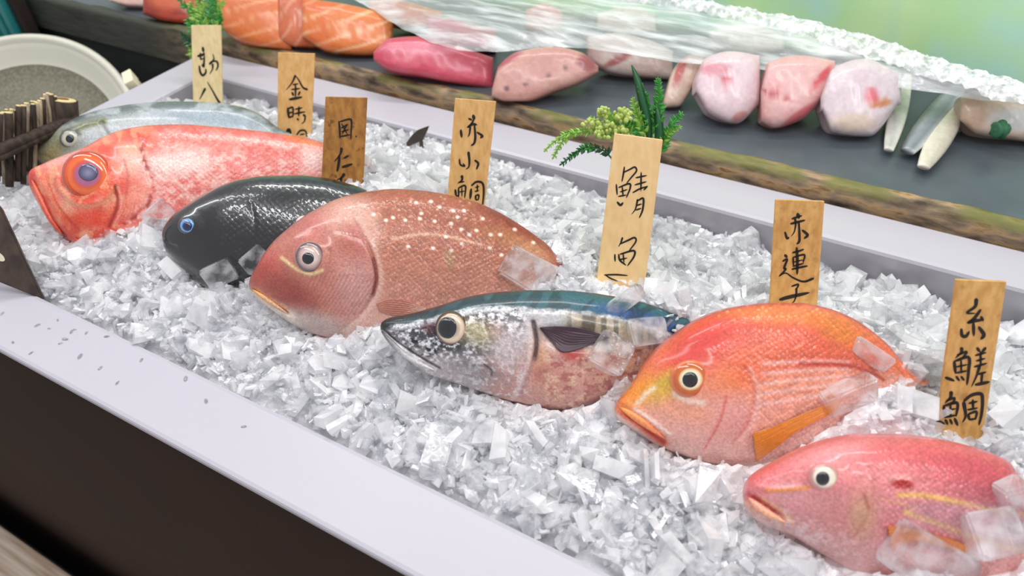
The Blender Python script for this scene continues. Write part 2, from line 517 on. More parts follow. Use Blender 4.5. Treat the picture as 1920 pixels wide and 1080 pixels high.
class Fish:
    def __init__(self, name, label, plane, top, bot, low, thick, relief, paint, mat, skip=0, n=430, mnear=200, mfar=26, depth=1.27):
        self.pl, self.top, self.bot, self.low, self.thick = plane, np.array(top, float), np.array(bot, float), np.array(low, float), thick
        self.relief = relief; self.skip = skip
        x0, x1 = self.top[0][0], self.top[-1][0]; self.x0, self.x1 = x0, x1
        t = np.linspace(0, 1, n)
        t = 0.35 * t + 0.65 * t ** 1.5; t = (t - t[0]) / (t[-1] - t[0])
        xs = x0 + (x1 - x0) * t ** 1.35
        yt = self.curve(self.top, xs); yb = self.curve(self.bot, xs); yb = np.maximum(yb, yt + 0.01)
        phi = np.concatenate([np.linspace(0, math.pi, mnear), np.linspace(math.pi, 2 * math.pi, mfar + 2)[1:-1]])
        q = (1 - np.cos(phi)) / 2
        px = np.repeat(xs[:, None], len(phi), 1); py = yt[:, None] + (yb - yt)[:, None] * q[None]
        sn = np.sin(phi)
        w = self.T(px) * np.sign(sn) * np.abs(sn) ** 0.85
        near = (phi <= math.pi + 1e-6)[None].repeat(n, 0)
        dt = py - yt[:, None]
        edge = np.abs(sn)[None] ** 0.5 * np.clip((px - x0) / 25, 0, 1)
        w = w + np.where(near, relief(px, py, q[None] + 0 * px, dt), 0) * edge
        P = plane.P(px, py, w)
        pt = paint(px, py, q[None] + 0 * px, dt)
        g_ = pt.c.mean(-1, keepdims=True)
        pt.c = np.clip(g_ + (pt.c - g_) * 1.0, 0.001, 1) ** depth * 0.98
        base = plane.P(np.array((x0 + x1) / 2), np.array(self.bot[:, 1].max()), np.array(0.0))
        self.root = empty(name, base, label, 'fish')
        self.body = mesh_from('body', P, grid_faces(n, len(phi), True), mat, self.root, True, pt.c, pt.metal)
        FISH.append(self)

    def curve(self, k, x):
        f = lambda v: np.sqrt(np.maximum(v - self.x0, 0))
        return pchip(f(k[:, 0]), k[:, 1], f(np.asarray(x, float)))

    def T(self, px):
        k = np.array(self.thick, float)
        f = lambda v: np.sqrt(np.maximum(v - self.x0, 0))
        return pchip(f(k[:, 0]), k[:, 1], f(px))

    def surf(self, px, py):
        px = np.asarray(px, float); py = np.asarray(py, float)
        yt = self.curve(self.top, px); yb = self.curve(self.bot, px)
        q = np.clip((py - yt) / (yb - yt + 1e-6), 0.001, 0.999)
        sn = 2 * np.sqrt(q * (1 - q))
        return self.T(px) * sn ** 0.85 + self.relief(px, py, q, py - yt) * sn ** 0.5

    # -- parts
    def disc(self, name, cx, cy, rx, ry, dome, rings, parent=None, rot=0, lift=0.0, mat=None, flat_w=None, n=40, m=16):
        """domed round part: rings = [(radius fraction, colour)]"""
        r = np.linspace(0, 1, m) ** 0.8; a = np.linspace(0, 2 * math.pi, n, endpoint=False)
        R, A = np.meshgrid(r, a, indexing='ij')
        c, s = math.cos(math.radians(rot)), math.sin(math.radians(rot))
        ex, ey = rx * R * np.cos(A), ry * R * np.sin(A)
        px = cx + ex * c - ey * s; py = cy + ex * s + ey * c
        w0 = float(self.surf(cx, cy)) if flat_w is None else flat_w
        ws = np.minimum(self.surf(px, py), w0) if flat_w is None else w0
        w = w0 + lift + dome * np.sqrt(np.clip(1 - R**2, 0, 1)) - 0.0012 * R ** 6
        w = np.maximum(w, ws - 0.001) if flat_w is None else w
        rk = [k[0] for k in rings]; C = np.array([hexc(k[1]) for k in rings])
        col = np.stack([np.interp(R, rk, C[:, i]) for i in range(3)], -1)
        nz = 0.92 + 0.16 * fbm(A * 3, R * 5, 3)
        # a skirt that sinks into the body closes the part from behind
        px = np.vstack([px, px[-1:]]); py = np.vstack([py, py[-1:]]); w = np.vstack([w, w[-1:] - 0.004]); col = np.concatenate([col * nz[..., None], col[-1:]])
        P = self.pl.P(px, py, w)
        o = mesh_from(name, P, grid_faces(m + 1, n, True), mat or M_eye, parent or self.root, True, col)
        o['_w'] = w0 + lift + dome
        return o

    def eye(self, cx, cy, r, rings, pupil, dome=0.0035, ry=None, pupil_col=('#05060a', '#10141c'), rot=0):
        e = self.disc('eye', cx, cy, r, ry or r, dome, rings, rot=rot)
        px, py, pr, pry = pupil
        dd = math.hypot((px - cx) / r, (py - cy) / (ry or r))
        wp = float(self.surf(cx, cy)) + dome * math.sqrt(max(0, 1 - (dd + pr / r * 0.5) ** 2)) - 0.0002
        p = self.disc('pupil', px, py, pr, pry, 0.0012, [(0, pupil_col[0]), (0.85, pupil_col[1]), (1, pupil_col[1])], e, rot, 0, None, wp, 28, 8)
        del e['_w']; del p['_w']
        return e

    def fin(self, name, upper, lower, h, rays=14, lift=0.001, thick=0.0012, edge=None, label=None, flare=0.0, n=50, m=26):
        """a fin lofted between two rails lying on the flank"""
        U = catmull(upper, 10); L = catmull(lower, 10)
        rs = lambda p: np.stack([np.interp(np.linspace(0, 1, n), np.linspace(0, 1, len(p)), p[:, i]) for i in range(2)], -1)
        U, L = rs(U), rs(L)
        v = np.linspace(0, 1, m)[None]
        px = U[:, :1] * (1 - v) + L[:, :1] * v; py = U[:, 1:] * (1 - v) + L[:, 1:] * v
        ridge = 0.5 + 0.5 * np.cos(v * rays * 2 * math.pi) + 0 * px
        sw = np.linspace(0, 1, n)[:, None]
        w = self.surf(px, py) + lift + thick * 0.4 * ridge + flare * sw
        pt = Paint(px, py, h)
        pt.mul(0.82 + 0.3 * ridge * 0.6 + 0.25 * (fbm(px / 14, py / 14, 5) - 0.5))
        if edge: pt.mix(sstep(0.55, 1, sw + 0 * px) * 0.8, edge)
        P1 = self.pl.P(px, py, w); P2 = self.pl.P(px, py, w - thick)
        V = np.concatenate([P1.reshape(-1, 3), P2.reshape(-1, 3)])
        k = n * m; fs = [list(f) for f in grid_faces(n, m)] + [list(f[::-1]) for f in grid_faces(n, m, False, k)]
        bd = [i * m for i in range(n)] + [(n - 1) * m + j for j in range(1, m)] + [i * m + m - 1 for i in range(n - 2, -1, -1)] + [j for j in range(m - 2, 0, -1)]
        for i in range(len(bd)):
            p, r_ = bd[i], bd[(i + 1) % len(bd)]; fs.append([p, r_, r_ + k, p + k])
        o = mesh_from(name, V, fs, M_fin, self.root, True, np.concatenate([pt.c.reshape(-1, 3)] * 2))
        if label: o['label'] = label
        return o

    def strip(self, name, pts, w0, h0, h1, lift=0.0015, mat=None, label=None):
        """raised lip along a line: tapered tube lying on the flank"""
        p = catmull(pts, 8); t = np.linspace(0, 1, len(p))
        r = w0 * np.clip(np.sin(np.pi * np.clip(t * 0.9 + 0.07, 0, 1)), 0.15, 1)
        V3 = self.pl.P(p[:, 0], p[:, 1], self.surf(p[:, 0], p[:, 1]) + lift)
        V, Fc = tube(V3, r, 10)
        c = hexc(h0)[None] * (1 - t[:, None]) + hexc(h1)[None] * t[:, None]
        o = mesh_from(name, V, Fc, mat or M_fish, self.root, True, np.repeat(c, 10, 0))
        if label: o['label'] = label
        return o


def plane_at(px, py, z, yaw, lean):
    return Plane(at(px, py, z), yaw, lean)


# ------------------------------------------------------------------ amberjack (silver, far left)
def rel(px, py, q, dt):
    return (-0.0012 * line(px, py, [(190, 230), (205, 262), (196, 300)], 4) + 0.0012 * ell(px, py, 131, 260, 22, 20, 0, 0.8)
            - 0.0008 * line(px, py, [(62, 288), (85, 292), (100, 302)], 3))


def pnt(px, py, q, dt):
    p = Paint(px, py, '#b9bfc0')
    f = fbm(px / 34, py / 16, 11)
    p.mix(sstep(26, 4, dt) , '#66756f', 0.85)
    p.mix(sstep(0.45, 0.7, f), '#d9dde0', 0.6)
    p.mix(ell(px, py, 400, 225, 90, 16, 5, 0.8), '#8fa6b4', 0.7)
    p.mix(ell(px, py, 300, 245, 120, 20, 0, 0.9), '#cfd3d2', 0.6)
    p.ell('#8e8a5c', 100, 275, 50, 26, -25, 0.7, 0.75)
    p.ell('#b9a878', 95, 290, 22, 12, -25, 0.7, 0.7)
    p.line('#6f7324', [(140, 243), (162, 234), (195, 227)], 7, 0.95)
    p.line('#57604c', [(118, 246), (138, 240), (150, 252)], 3, 0.6)
    p.line('#7c807c', [(190, 230), (205, 262), (196, 300)], 3, 0.5)
    p.line('#6b6a5a', [(440, 197), (480, 208), (512, 232)], 5, 0.7)
    p.ell('#6a5a50', 64, 288, 16, 12, 0, 0.8, 0.6)
    p.mul(0.88 + 0.24 * fbm(px / 4, py / 4, 2))
    p.metal = 0.25 * sstep(10, 40, dt)
    return p


amber = Fish('amberjack', 'silvery grey fish at the back left of the tray, half hidden behind the red one', plane_at(290, 330, -0.01, 14, 36),
             [(56, 290), (66, 272), (82, 258), (110, 238), (150, 217), (200, 203), (260, 194), (330, 190), (400, 192), (450, 200), (490, 216), (520, 238), (570, 262), (620, 282)],
             [(56, 290), (64, 300), (85, 312), (140, 345), (220, 372), (330, 380), (450, 350), (540, 310), (590, 295), (620, 290)],
             [(56, 290), (100, 330), (200, 370), (330, 380), (450, 330), (520, 246)],
             [(56, 0), (66, .007), (110, .018), (200, .027), (330, .030), (450, .022), (560, .008), (620, .003)], rel, pnt, M_fish, skip=2, n=360, mnear=130)
amber.eye(131, 260, 20, [(0, '#b9b28e'), (0.5, '#c9c2a2'), (0.72, '#aeb3b4'), (0.88, '#4e5348'), (1, '#8b8a6a')], (131, 260, 9, 9), 0.003, 18, ('#0b2236', '#0a1a28'))


# ------------------------------------------------------------------ alfonsino (large red head and eye)
GILL2 = [(262, 262), (270, 300), (281, 330), (285, 362), (270, 395), (235, 418)]


def rel(px, py, q, dt):
    r = 0.0022 * ell(px, py, 163, 326, 58, 56, 0, 0.25) + 0.0018 * line(px, py, [(106, 330), (116, 360), (150, 382), (192, 376), (216, 346)], 6)
    r = r + 0.0012 * line(px, py, [(72, 335), (95, 370), (120, 430)], 9) - 0.0016 * line(px, py, [(62, 332), (78, 372), (100, 415), (122, 442)], 4)
    r = r - 0.0010 * line(px, py, GILL2, 6) * sstep(0.3, 0.6, fbm(px / 16, py / 16, 25)) - 0.0011 * line(px, py, [(216, 350), (220, 385), (205, 425)], 3.5)
    g = sstep(275, 300, px)
    return r + 0.0007 * g * scales(px, py, 8, 6, 5)


def pnt(px, py, q, dt):
    p = Paint(px, py, '#e8837a')
    f = fbm(px / 40, py / 22, 21); g = fbm(px / 12, py / 9, 22)
    p.mix(sstep(0.42, 0.62, f), '#f3a89c', 0.8)
    p.mix(sstep(0.45, 0.65, g), '#fad4c8', 0.6)
    p.mix(sstep(22, 2, dt), '#d96258', 0.8)
    p.line('#d9584a', [(250, 262), (330, 262), (430, 272), (560, 292)], 10, 0.5)
    head = sstep(300, 235, px + 0.25 * (py - 300))
    p.mix(head, '#e5563c', 0.88)
    p.mix(head * sstep(0.45, 0.65, g), '#f08a58', 0.55)
    p.mix(head * sstep(0.50, 0.72, f), '#f4b09a', 0.5)
    p.ell('#d23a26', 262, 268, 26, 20, 0, 0.8, 0.75)
    p.ell('#d8402c', 300, 285, 40, 10, 10, 0.8, 0.5)
    p.ell('#f9e2d8', 325, 305, 62, 22, -6, 0.8, 0.8)
    p.ell('#f2b295', 128, 392, 15, 20, -25, 0.6, 0.8)
    p.ell('#f8d2c4', 245, 298, 24, 28, 0, 0.9, 0.75); p.mix(head * sstep(0.52, 0.66, fbm(px / 14, py / 20, 27)), '#f7b890', 0.6)
    p.ell('#f3a590', 260, 360, 22, 26, 0, 0.8, 0.6)
    p.ell('#e24a30', 165, 410, 60, 18, -12, 0.7, 0.8)
    p.line('#982014', [(60, 336), (78, 372), (100, 415), (122, 442)], 4, 0.95); p.line('#c43a26', [(92, 345), (106, 380), (128, 410), (150, 432)], 3, 0.6); p.line('#f6b08c', [(108, 338), (120, 364), (150, 386), (194, 380), (220, 348)], 3.5, 0.7)
    p.line('#f0926a', [(80, 340), (96, 372), (112, 415)], 6, 0.6)
    p.line('#962a1e', [(216, 350), (220, 385), (205, 425)], 3.2, 0.85); p.line('#b83a28', [(232, 300), (240, 330), (236, 372)], 3, 0.4); p.line('#f8c4b0', [(222, 352), (228, 385), (214, 425)], 3, 0.5)
    for k in range(7):
        p.line('#c24030', [(222 + k * 5, 372 + k * 2), (214 + k * 6, 396), (196 + k * 7, 420)], 1.5, 0.35)
    gl = sstep(0.38, 0.6, fbm(px / 9, py / 9, 26))
    p.mix(line(px, py, GILL2, 5) * gl, '#a8382c', 0.9); p.mix(line(px, py, [(x + 9, y + 2) for x, y in GILL2], 6) * (1 - gl), '#f4c4ba', 0.6)
    p.ell('#f4d2cc', 590, 300, 24, 26, 0, 0.8, 0.8)
    p.line('#ee8c3c', [(540, 258), (600, 274)], 6, 0.6)
    p.ell('#c8382c', 58, 330, 10, 16, 0, 0.8, 0.6)
    p.ell('#f3b8ae', 118, 296, 40, 9, -25, 0.8, 0.8)
    body = sstep(270, 300, px)
    s = scales(px, py, 8, 6, 5)
    p.mul(1 + body * 0.30 * (s - 0.5) + 0.14 * (fbm(px / 3, py / 3, 4) - 0.5))
    return p


alf = Fish('alfonsino', 'red fish with one huge orange rimmed eye, behind the black fish', plane_at(150, 462, 0.0, 14, 40),
           [(52, 332), (58, 318), (78, 308), (110, 294), (140, 283), (165, 272), (190, 258), (230, 243), (280, 235), (340, 233), (400, 237), (460, 243), (520, 250), (580, 260), (610, 269), (660, 292), (700, 310)],
           [(52, 332), (58, 356), (70, 380), (85, 405), (100, 428), (118, 444), (140, 456), (170, 470), (240, 486), (340, 480), (460, 440), (560, 390), (620, 355), (670, 335), (700, 325)],
           [(52, 332), (60, 360), (85, 405), (115, 442), (150, 461), (172, 450), (215, 442), (280, 418), (330, 405), (430, 400), (540, 360), (620, 325), (690, 312)],
           [(52, 0), (60, .006), (110, .020), (180, .029), (280, .033), (400, .030), (520, .022), (620, .011), (700, .004)], rel, pnt, M_fish, skip=3, depth=1.16)
alf.eye(163, 327, 48, [(0, '#c65a5a'), (0.44, '#a4608a'), (0.54, '#d8502e'), (0.70, '#ee7434'), (0.86, '#e2501f'), (0.94, '#a82c18'), (1, '#e0704a')], (165, 324, 21, 19), 0.006, 45, ('#8a86a8', '#3d3a58'))
alf.strip('jaw', [(60, 338), (76, 372), (96, 412), (118, 440)], 0.0026, '#e06a50', '#d8452e')
# short spine that stands out of the gill cover
alf.strip('gill_spine', [(140, 446), (150, 456), (154, 470)], 0.002, '#d8452e', '#cf3c28')


# ------------------------------------------------------------------ dark nibbler
def rel(px, py, q, dt):
    r = 0.0014 * ell(px, py, 351, 423, 24, 22, 0, 0.6) - 0.0014 * line(px, py, [(306, 448), (318, 458), (330, 462)], 3)
    r = r - 0.0005 * line(px, py, [(470, 380), (478, 430), (455, 490)], 5)
    return r + 0.00025 * sstep(395, 440, px) * (scales(px, py, 9, 7, 8) - 0.4)


def pnt(px, py, q, dt):
    p = Paint(px, py, '#1b1f22')
    p.mix(sstep(40, 5, dt), '#12211c', 0.9)
    p.ell('#3b3533', 350, 500, 60, 40, 30, 0.9, 0.7)
    p.ell('#5c5550', 345, 508, 34, 14, 38, 0.9, 0.8)
    p.ell('#1d3a3c', 590, 345, 100, 18, 5, 0.9, 0.8)
    p.ell('#2c2f22', 365, 445, 22, 9, 10, 0.8, 0.5)
    p.line('#111315', [(470, 380), (478, 430), (455, 490)], 3, 0.6)
    body = sstep(395, 440, px); s = scales(px, py, 9, 7, 8)
    p.mul(0.85 + body * 0.8 * (s - 0.45) + 0.3 * (fbm(px / 4, py / 4, 8) - 0.5))
    p.mix(body * sstep(0.62, 0.9, s) * sstep(0.4, 0.6, fbm(px / 30, py / 30, 9)), '#5a6258', 0.4)
    return p


dark = Fish('nibbler_fish', 'glossy black fish with a small blue eye between the two red ones', plane_at(400, 545, 0.0, 14, 40),
            [(303, 441), (308, 424), (325, 402), (350, 384), (380, 365), (410, 349), (450, 336), (500, 329), (560, 328), (610, 333), (650, 343), (690, 357), (740, 380), (790, 402)],
            [(303, 441), (305, 457), (312, 472), (330, 493), (350, 512), (377, 534), (410, 552), (460, 565), (540, 560), (620, 520), (690, 465), (750, 425), (790, 412)],
            [(303, 441), (312, 472), (350, 512), (377, 534), (400, 536), (470, 520), (560, 500), (640, 440), (690, 366)],
            [(303, 0), (310, .007), (350, .018), (420, .027), (520, .030), (620, .024), (720, .011), (790, .003)], rel, pnt, M_dark, skip=2)
dark.eye(351, 423, 18, [(0, '#24407a'), (0.5, '#4f7fc0'), (0.66, '#7fb0e0'), (0.78, '#23425e'), (1, '#181c1e')], (351, 424, 10, 10), 0.003, 17, ('#060c1c', '#10285c'))


# ------------------------------------------------------------------ pink sea bream (centre)
GILL4 = [(662, 408), (682, 440), (700, 485), (706, 520), (700, 552), (676, 588), (640, 618)]


def rel(px, py, q, dt):
    r = 0.0016 * ell(px, py, 581, 482, 38, 36, 0, 0.5) - 0.0018 * line(px, py, GILL4[1:6], 3) * sstep(430, 500, py)
    r = r + 0.0010 * ell(px, py, 660, 520, 44, 80, -8, 0.6) - 0.0014 * line(px, py, [(472, 541), (500, 562), (542, 590)], 3.5)
    r = r + 0.0010 * line(px, py, [(478, 552), (505, 575), (545, 597)], 8)
    r = r + 0.0008 * line(px, py, [(528, 484), (552, 502), (580, 514), (604, 508)], 4) - 0.0009 * line(px, py, [(618, 470), (610, 530), (585, 590)], 4)
    r = r + 0.0007 * sstep(690, 720, px + 0.2 * (440 - py)) * (scales(px, py, 8, 6, 10) - 0.4)
    r = r + 0.0003 * ell(px, py, 680, 400, 60, 40, 0, 0.5) * scales(px, py, 7, 6, -30)
    return r


SPOTS = [(724, 413), (737, 408), (760, 413), (787, 410), (790, 400), (815, 415), (846, 419), (865, 430), (858, 407), (836, 444), (866, 457), (880, 440), (893, 432), (846, 470),
         (812, 465), (765, 462), (808, 378), (824, 388), (870, 395), (920, 440), (938, 440), (965, 430), (918, 465), (940, 478), (1000, 455), (700, 402), (780, 380), (850, 395), (905, 410)]
rs_ = np.random.default_rng(3)


def pnt(px, py, q, dt):
    p = Paint(px, py, '#bd7c62')
    f = fbm(px / 60, py / 40, 31); g = fbm(px / 10, py / 10, 32)
    p.mix(sstep(0.25, 0.85, q), '#e0b0a0', 0.9)
    p.mix(sstep(0.6, 1.0, q), '#eccdc4', 0.8)
    p.mix(sstep(30, 0, dt), '#b06258', 0.75)
    p.ell('#b06c4e', 840, 405, 150, 36, 10, 0.9, 0.9)
    p.line('#a04a3c', [(900, 385), (965, 420), (1010, 450), (1042, 478)], 10, 0.8)
    p.ell('#c99a62', 960, 452, 60, 14, 18, 0.9, 0.45)
    p.ell('#dcaf8e', 1000, 480, 40, 20, 20, 0.9, 0.5)
    # head
    head = 1 - sstep(-6, 6, px - np.interp(py, [y for _, y in GILL4], [x for x, _ in GILL4]) + 0 * px)
    head = np.where(py < 408, sstep(-40, 40, (640 - px) + 0.4 * (408 - py)), head)
    p.mix(head, '#c98a7c', 0.75)
    p.ell('#a85c50', 525, 535, 62, 30, 35, 0.8, 0.9)
    p.ell('#a4564c', 556, 558, 40, 26, 30, 0.8, 0.8)
    p.ell('#d0605a', 500, 490, 26, 26, 0, 0.9, 0.45)
    p.ell('#d08078', 590, 425, 50, 26, -35, 0.9, 0.6)
    p.ell('#e9c0b0', 650, 400, 42, 30, -10, 0.9, 0.75)
    p.ell('#ecc8b8', 690, 425, 22, 34, -20, 0.9, 0.6)
    p.ell('#b8604e', 668, 460, 24, 36, -10, 0.9, 0.8)
    p.ell('#d8b4b0', 668, 540, 36, 52, -6, 0.8, 0.65)
    for k in range(16):
        x = 565 + k * 8
        p.line('#a86458', [(x + 26, 505 + k * 1.0), (x + 8, 545), (x - 22, 590)], 1.7, 0.45)
    p.ell('#c9bdb8', 585, 608, 70, 22, 14, 0.8, 0.85)
    p.ell('#e4d8cf', 535, 592, 46, 12, 33, 0.8, 0.85)
    p.line('#efe2d2', [(476, 549), (505, 572), (548, 598)], 7, 0.9)
    p.line('#dfa04c', [(474, 542), (500, 560), (536, 582)], 4.5, 0.9)
    p.line('#8a4a40', [(474, 540), (500, 559), (540, 586)], 1.6, 0.7)
    p.ell('#a8453c', 484, 515, 12, 26, 30, 0.9, 0.5)
    p.line('#f0dca8', [(528, 484), (552, 502), (580, 514), (604, 508)], 3.5, 0.8)
    p.line('#7c2a2e', GILL4[2:5], 4, 0.8); p.line('#9a5650', GILL4, 2.0, 0.3)
    p.line('#f2d8ca', [(x + 9, y) for x, y in GILL4], 5, 0.35)
    # lateral line, scales, spots
    p.line('#ecc6a8', [(735, 448), (790, 439), (840, 443), (900, 458)], 2.6, 0.8)
    body = sstep(690, 720, px + 0.2 * (440 - py)); s = scales(px, py, 8, 6, 10)
    p.mul(1 + (body * 0.34 + 0.06) * (s - 0.5) + 0.22 * (g - 0.5))
    p.mix(body * sstep(0.55, 0.9, q) * sstep(0.45, 0.6, noise2(px / 7, py / 26, 6)), '#c98272', 0.5)
    for x, y in SPOTS:
        p.ell('#fff3e4', x, y, 3.6, 3.0, 0, 0.6, 0.95)
    for _ in range(60):
        x, y = rs_.uniform(650, 900), rs_.uniform(365, 440)
        p.ell('#ecc8b4', x, y, 2.2, 2.0, 0, 0.8, 0.5)
    p.ell('#a8a06a', 842, 488, 8, 16, -15, 0.9, 0.5)
    return p


madai = Fish('sea_bream', 'pinkish brown fish with small white spots on its back, between the black and blue-backed ones', plane_at(610, 632, 0.0, 12, 40),
             [(467, 533), (470, 519), (480, 500), (495, 475), (515, 450), (540, 428), (565, 408), (600, 388), (640, 370), (690, 359), (740, 354), (790, 357), (840, 365), (890, 378), (930, 395), (970, 418), (1005, 442), (1030, 462), (1045, 482), (1080, 512), (1110, 528)],
             [(467, 533), (473, 549), (488, 565), (508, 580), (530, 596), (555, 612), (580, 624), (605, 631), (650, 645), (720, 660), (800, 665), (880, 650), (960, 612), (1030, 570), (1080, 548), (1110, 538)],
             [(467, 533), (490, 566), (555, 612), (605, 631), (650, 622), (690, 600), (740, 592), (830, 590), (900, 580), (960, 552), (1042, 500)],
             [(467, 0), (476, .008), (520, .018), (600, .030), (700, .035), (820, .032), (920, .024), (1020, .012), (1110, .003)], rel, pnt, M_fish, skip=3)
madai.eye(581, 482, 29, [(0, '#cdb9b4'), (0.42, '#d8c6be'), (0.55, '#cfae9c'), (0.68, '#b89a94'), (0.8, '#7d6a70'), (0.9, '#4c3a40'), (1, '#c99c8c')], (578, 484, 13, 13), 0.005, 30, ('#04060c', '#0c1424'))
# the far eye bulges over the forehead
madai.disc('eye', 567, 417, 15, 13, 0.004, [(0, '#51525c'), (0.5, '#8e8790'), (0.75, '#efe6e4'), (0.9, '#c9a8a2'), (1, '#a07c78')], rot=-40, flat_w=0.0005)
madai.strip('lip', [(474, 543), (500, 561), (540, 588)], 0.0017, '#e0a050', '#d9a890')
madai.fin('pectoral_fin', [(706, 570), (730, 562), (765, 566), (800, 577)], [(712, 584), (735, 590), (765, 592), (800, 592)], '#c07a66', 7, edge='#e4b4a4')


# ------------------------------------------------------------------ mackerel
GILL5 = [(1000, 604), (1006, 640), (1002, 672), (990, 705), (974, 744)]


def rel(px, py, q, dt):
    r = 0.0012 * ell(px, py, 846, 616, 42, 40, 0, 0.5) - 0.0018 * line(px, py, GILL5, 3)
    r = r - 0.0016 * line(px, py, [(718, 616), (745, 642), (785, 668), (822, 690)], 3) + 0.0008 * line(px, py, [(722, 628), (752, 654), (800, 690)], 6)
    r = r - 0.0008 * line(px, py, [(905, 600), (918, 650), (880, 700)], 4)
    r = r - 0.0028 * ell(px, py, 1080, 634, 62, 22, 3, 0.5)
    return r


def pnt(px, py, q, dt):
    p = Paint(px, py, '#c4c2c4')
    f = fbm(px / 18, py / 12, 41); g = fbm(px / 6, py / 5, 42, 5)
    p.mix(sstep(0.45, 0.9, q), '#ded2d2', 0.8)
    p.mix(sstep(880, 940, px) * sstep(0.5, 0.75, q), '#e0a594', 0.75)
    # mottled head: dark vermiculation on silver
    head = sstep(1010, 960, px)
    rd = np.abs(fbm(px / 26, py / 16, 48, 4) - 0.5) * 2
    p.mix(head * sstep(0.20, 0.05, rd) * sstep(1.05, 0.6, q) * sstep(0.42, 0.56, fbm(px / 60, py / 40, 44)), '#15191e', 0.95)
    p.ell('#1e2226', 846, 616, 42, 44, 0, 0.25, 0.75)
    p.mix(head * sstep(0.50, 0.54, g) * sstep(0.95, 0.4, q), '#2b3036', 0.8)
    p.mix(head * sstep(0.5, 0.3, q) * sstep(830, 760, px), '#3a3e42', 0.55)
    p.mix(head * sstep(0.42, 0.36, g), '#f6f6fa', 0.9)
    p.ell('#8d7f52', 905, 628, 40, 24, 10, 0.8, 0.55)
    p.ell('#e2d8b4', 893, 622, 34, 20, 10, 0.9, 0.55)
    p.ell('#e8dcdc', 958, 655, 34, 44, 15, 0.8, 0.75)
    p.ell('#caa3a0', 930, 620, 14, 18, 0, 0.9, 0.4)
    p.ell('#6b2a3a', 803, 606, 12, 18, -15, 0.7, 0.8)
    p.ell('#37393c', 900, 690, 40, 10, 12, 0.8, 0.35)
    p.ell('#9a9296', 885, 700, 70, 14, 14, 0.9, 0.5)
    p.line('#23262a', [(908, 683), (922, 694), (921, 703)], 2, 0.7)
    # dark green back
    bw = np.interp(px, [714, 760, 820, 870, 930, 1000, 1240], [12, 16, 18, 22, 26, 34, 40])
    wob = 8 * (fbm(px / 14, py / 30, 43) - 0.5)
    back = sstep(4, -4, dt - bw - wob)
    p.mix(back, '#2e6670', 0.95)
    p.mix(back * sstep(930, 1080, px), '#3f8088', 0.6)
    p.mix(back * sstep(1060, 1180, px) * sstep(10, 26, dt), '#3c6ca8', 0.9)
    p.mix(back * sstep(880, 780, px), '#33474a', 0.8)
    p.mix(back * sstep(0.5, 0.58, noise2(px / 11 + dt / 14, dt / 30, 45)), '#16323a', 0.55)
    p.mix(sstep(5, 0, dt), '#15262a', 0.8)
    band = sstep(-3, 3, dt - bw - wob) * sstep(16, 6, dt - bw)
    p.mix(band * sstep(0.4, 0.55, g), '#f2f4f4', 0.8)
    p.mix(band * sstep(0.55, 0.62, f), '#5a6468', 0.4)
    # flank behind the gill: olive bars
    fl = sstep(1040, 1090, px) * sstep(-2, 4, dt - bw - 6) * sstep(0.75, 0.45, q)
    p.mix(fl, '#b9a98c', 0.8)
    p.mix(fl * sstep(0.52, 0.66, noise2(px / 11, py / 60, 46)), '#4e4a38', 0.7)
    p.ell('#d99a86', 1060, 690, 70, 40, 8, 0.8, 0.75); p.ell('#e8b48c', 1010, 665, 18, 40, 0, 0.9, 0.6); p.ell('#f0d0c8', 1120, 690, 60, 40, 0, 0.9, 0.5)
    p.ell('#a8606a', 1015, 700, 14, 12, 0, 0.9, 0.5)
    p.ell('#c83a40', 1074, 664, 20, 12, 10, 0.8, 0.8); p.mix(sstep(1010, 1030, px) * sstep(0.45, 0.6, q) * sstep(0.5, 0.62, fbm(px / 16, py / 12, 49)), '#f2d2b8', 0.7); p.mix(sstep(1010, 1030, px) * sstep(0.5, 0.6, q) * sstep(0.56, 0.64, fbm(px / 9, py / 9, 50)), '#b0505a', 0.5)
    # mouth and snout
    p.ell('#15181c', 722, 605, 14, 16, 0, 0.6, 0.9)
    p.line('#1c2024', [(716, 608), (760, 592), (800, 585)], 5, 0.6)
    p.line('#f0ecee', [(724, 630), (752, 655), (800, 690)], 6, 0.9)
    p.line('#2a2c30', [(718, 616), (745, 640), (785, 667), (825, 690)], 2.4, 0.85)
    p.line('#3a3c40', [(720, 634), (748, 664), (790, 696)], 2, 0.5)
    p.line('#4a3034', GILL5[:3], 6, 0.85); p.line('#c9a8ac', GILL5[2:], 3, 0.6); p.line('#f2e4e4', [(x - 10, y) for x, y in GILL5], 5, 0.6)
    p.mul(0.94 + 0.16 * (fbm(px / 3, py / 3, 47) - 0.5))
    p.metal = 0.2 * head * sstep(0.95, 0.6, q) * (1 - back)
    return p


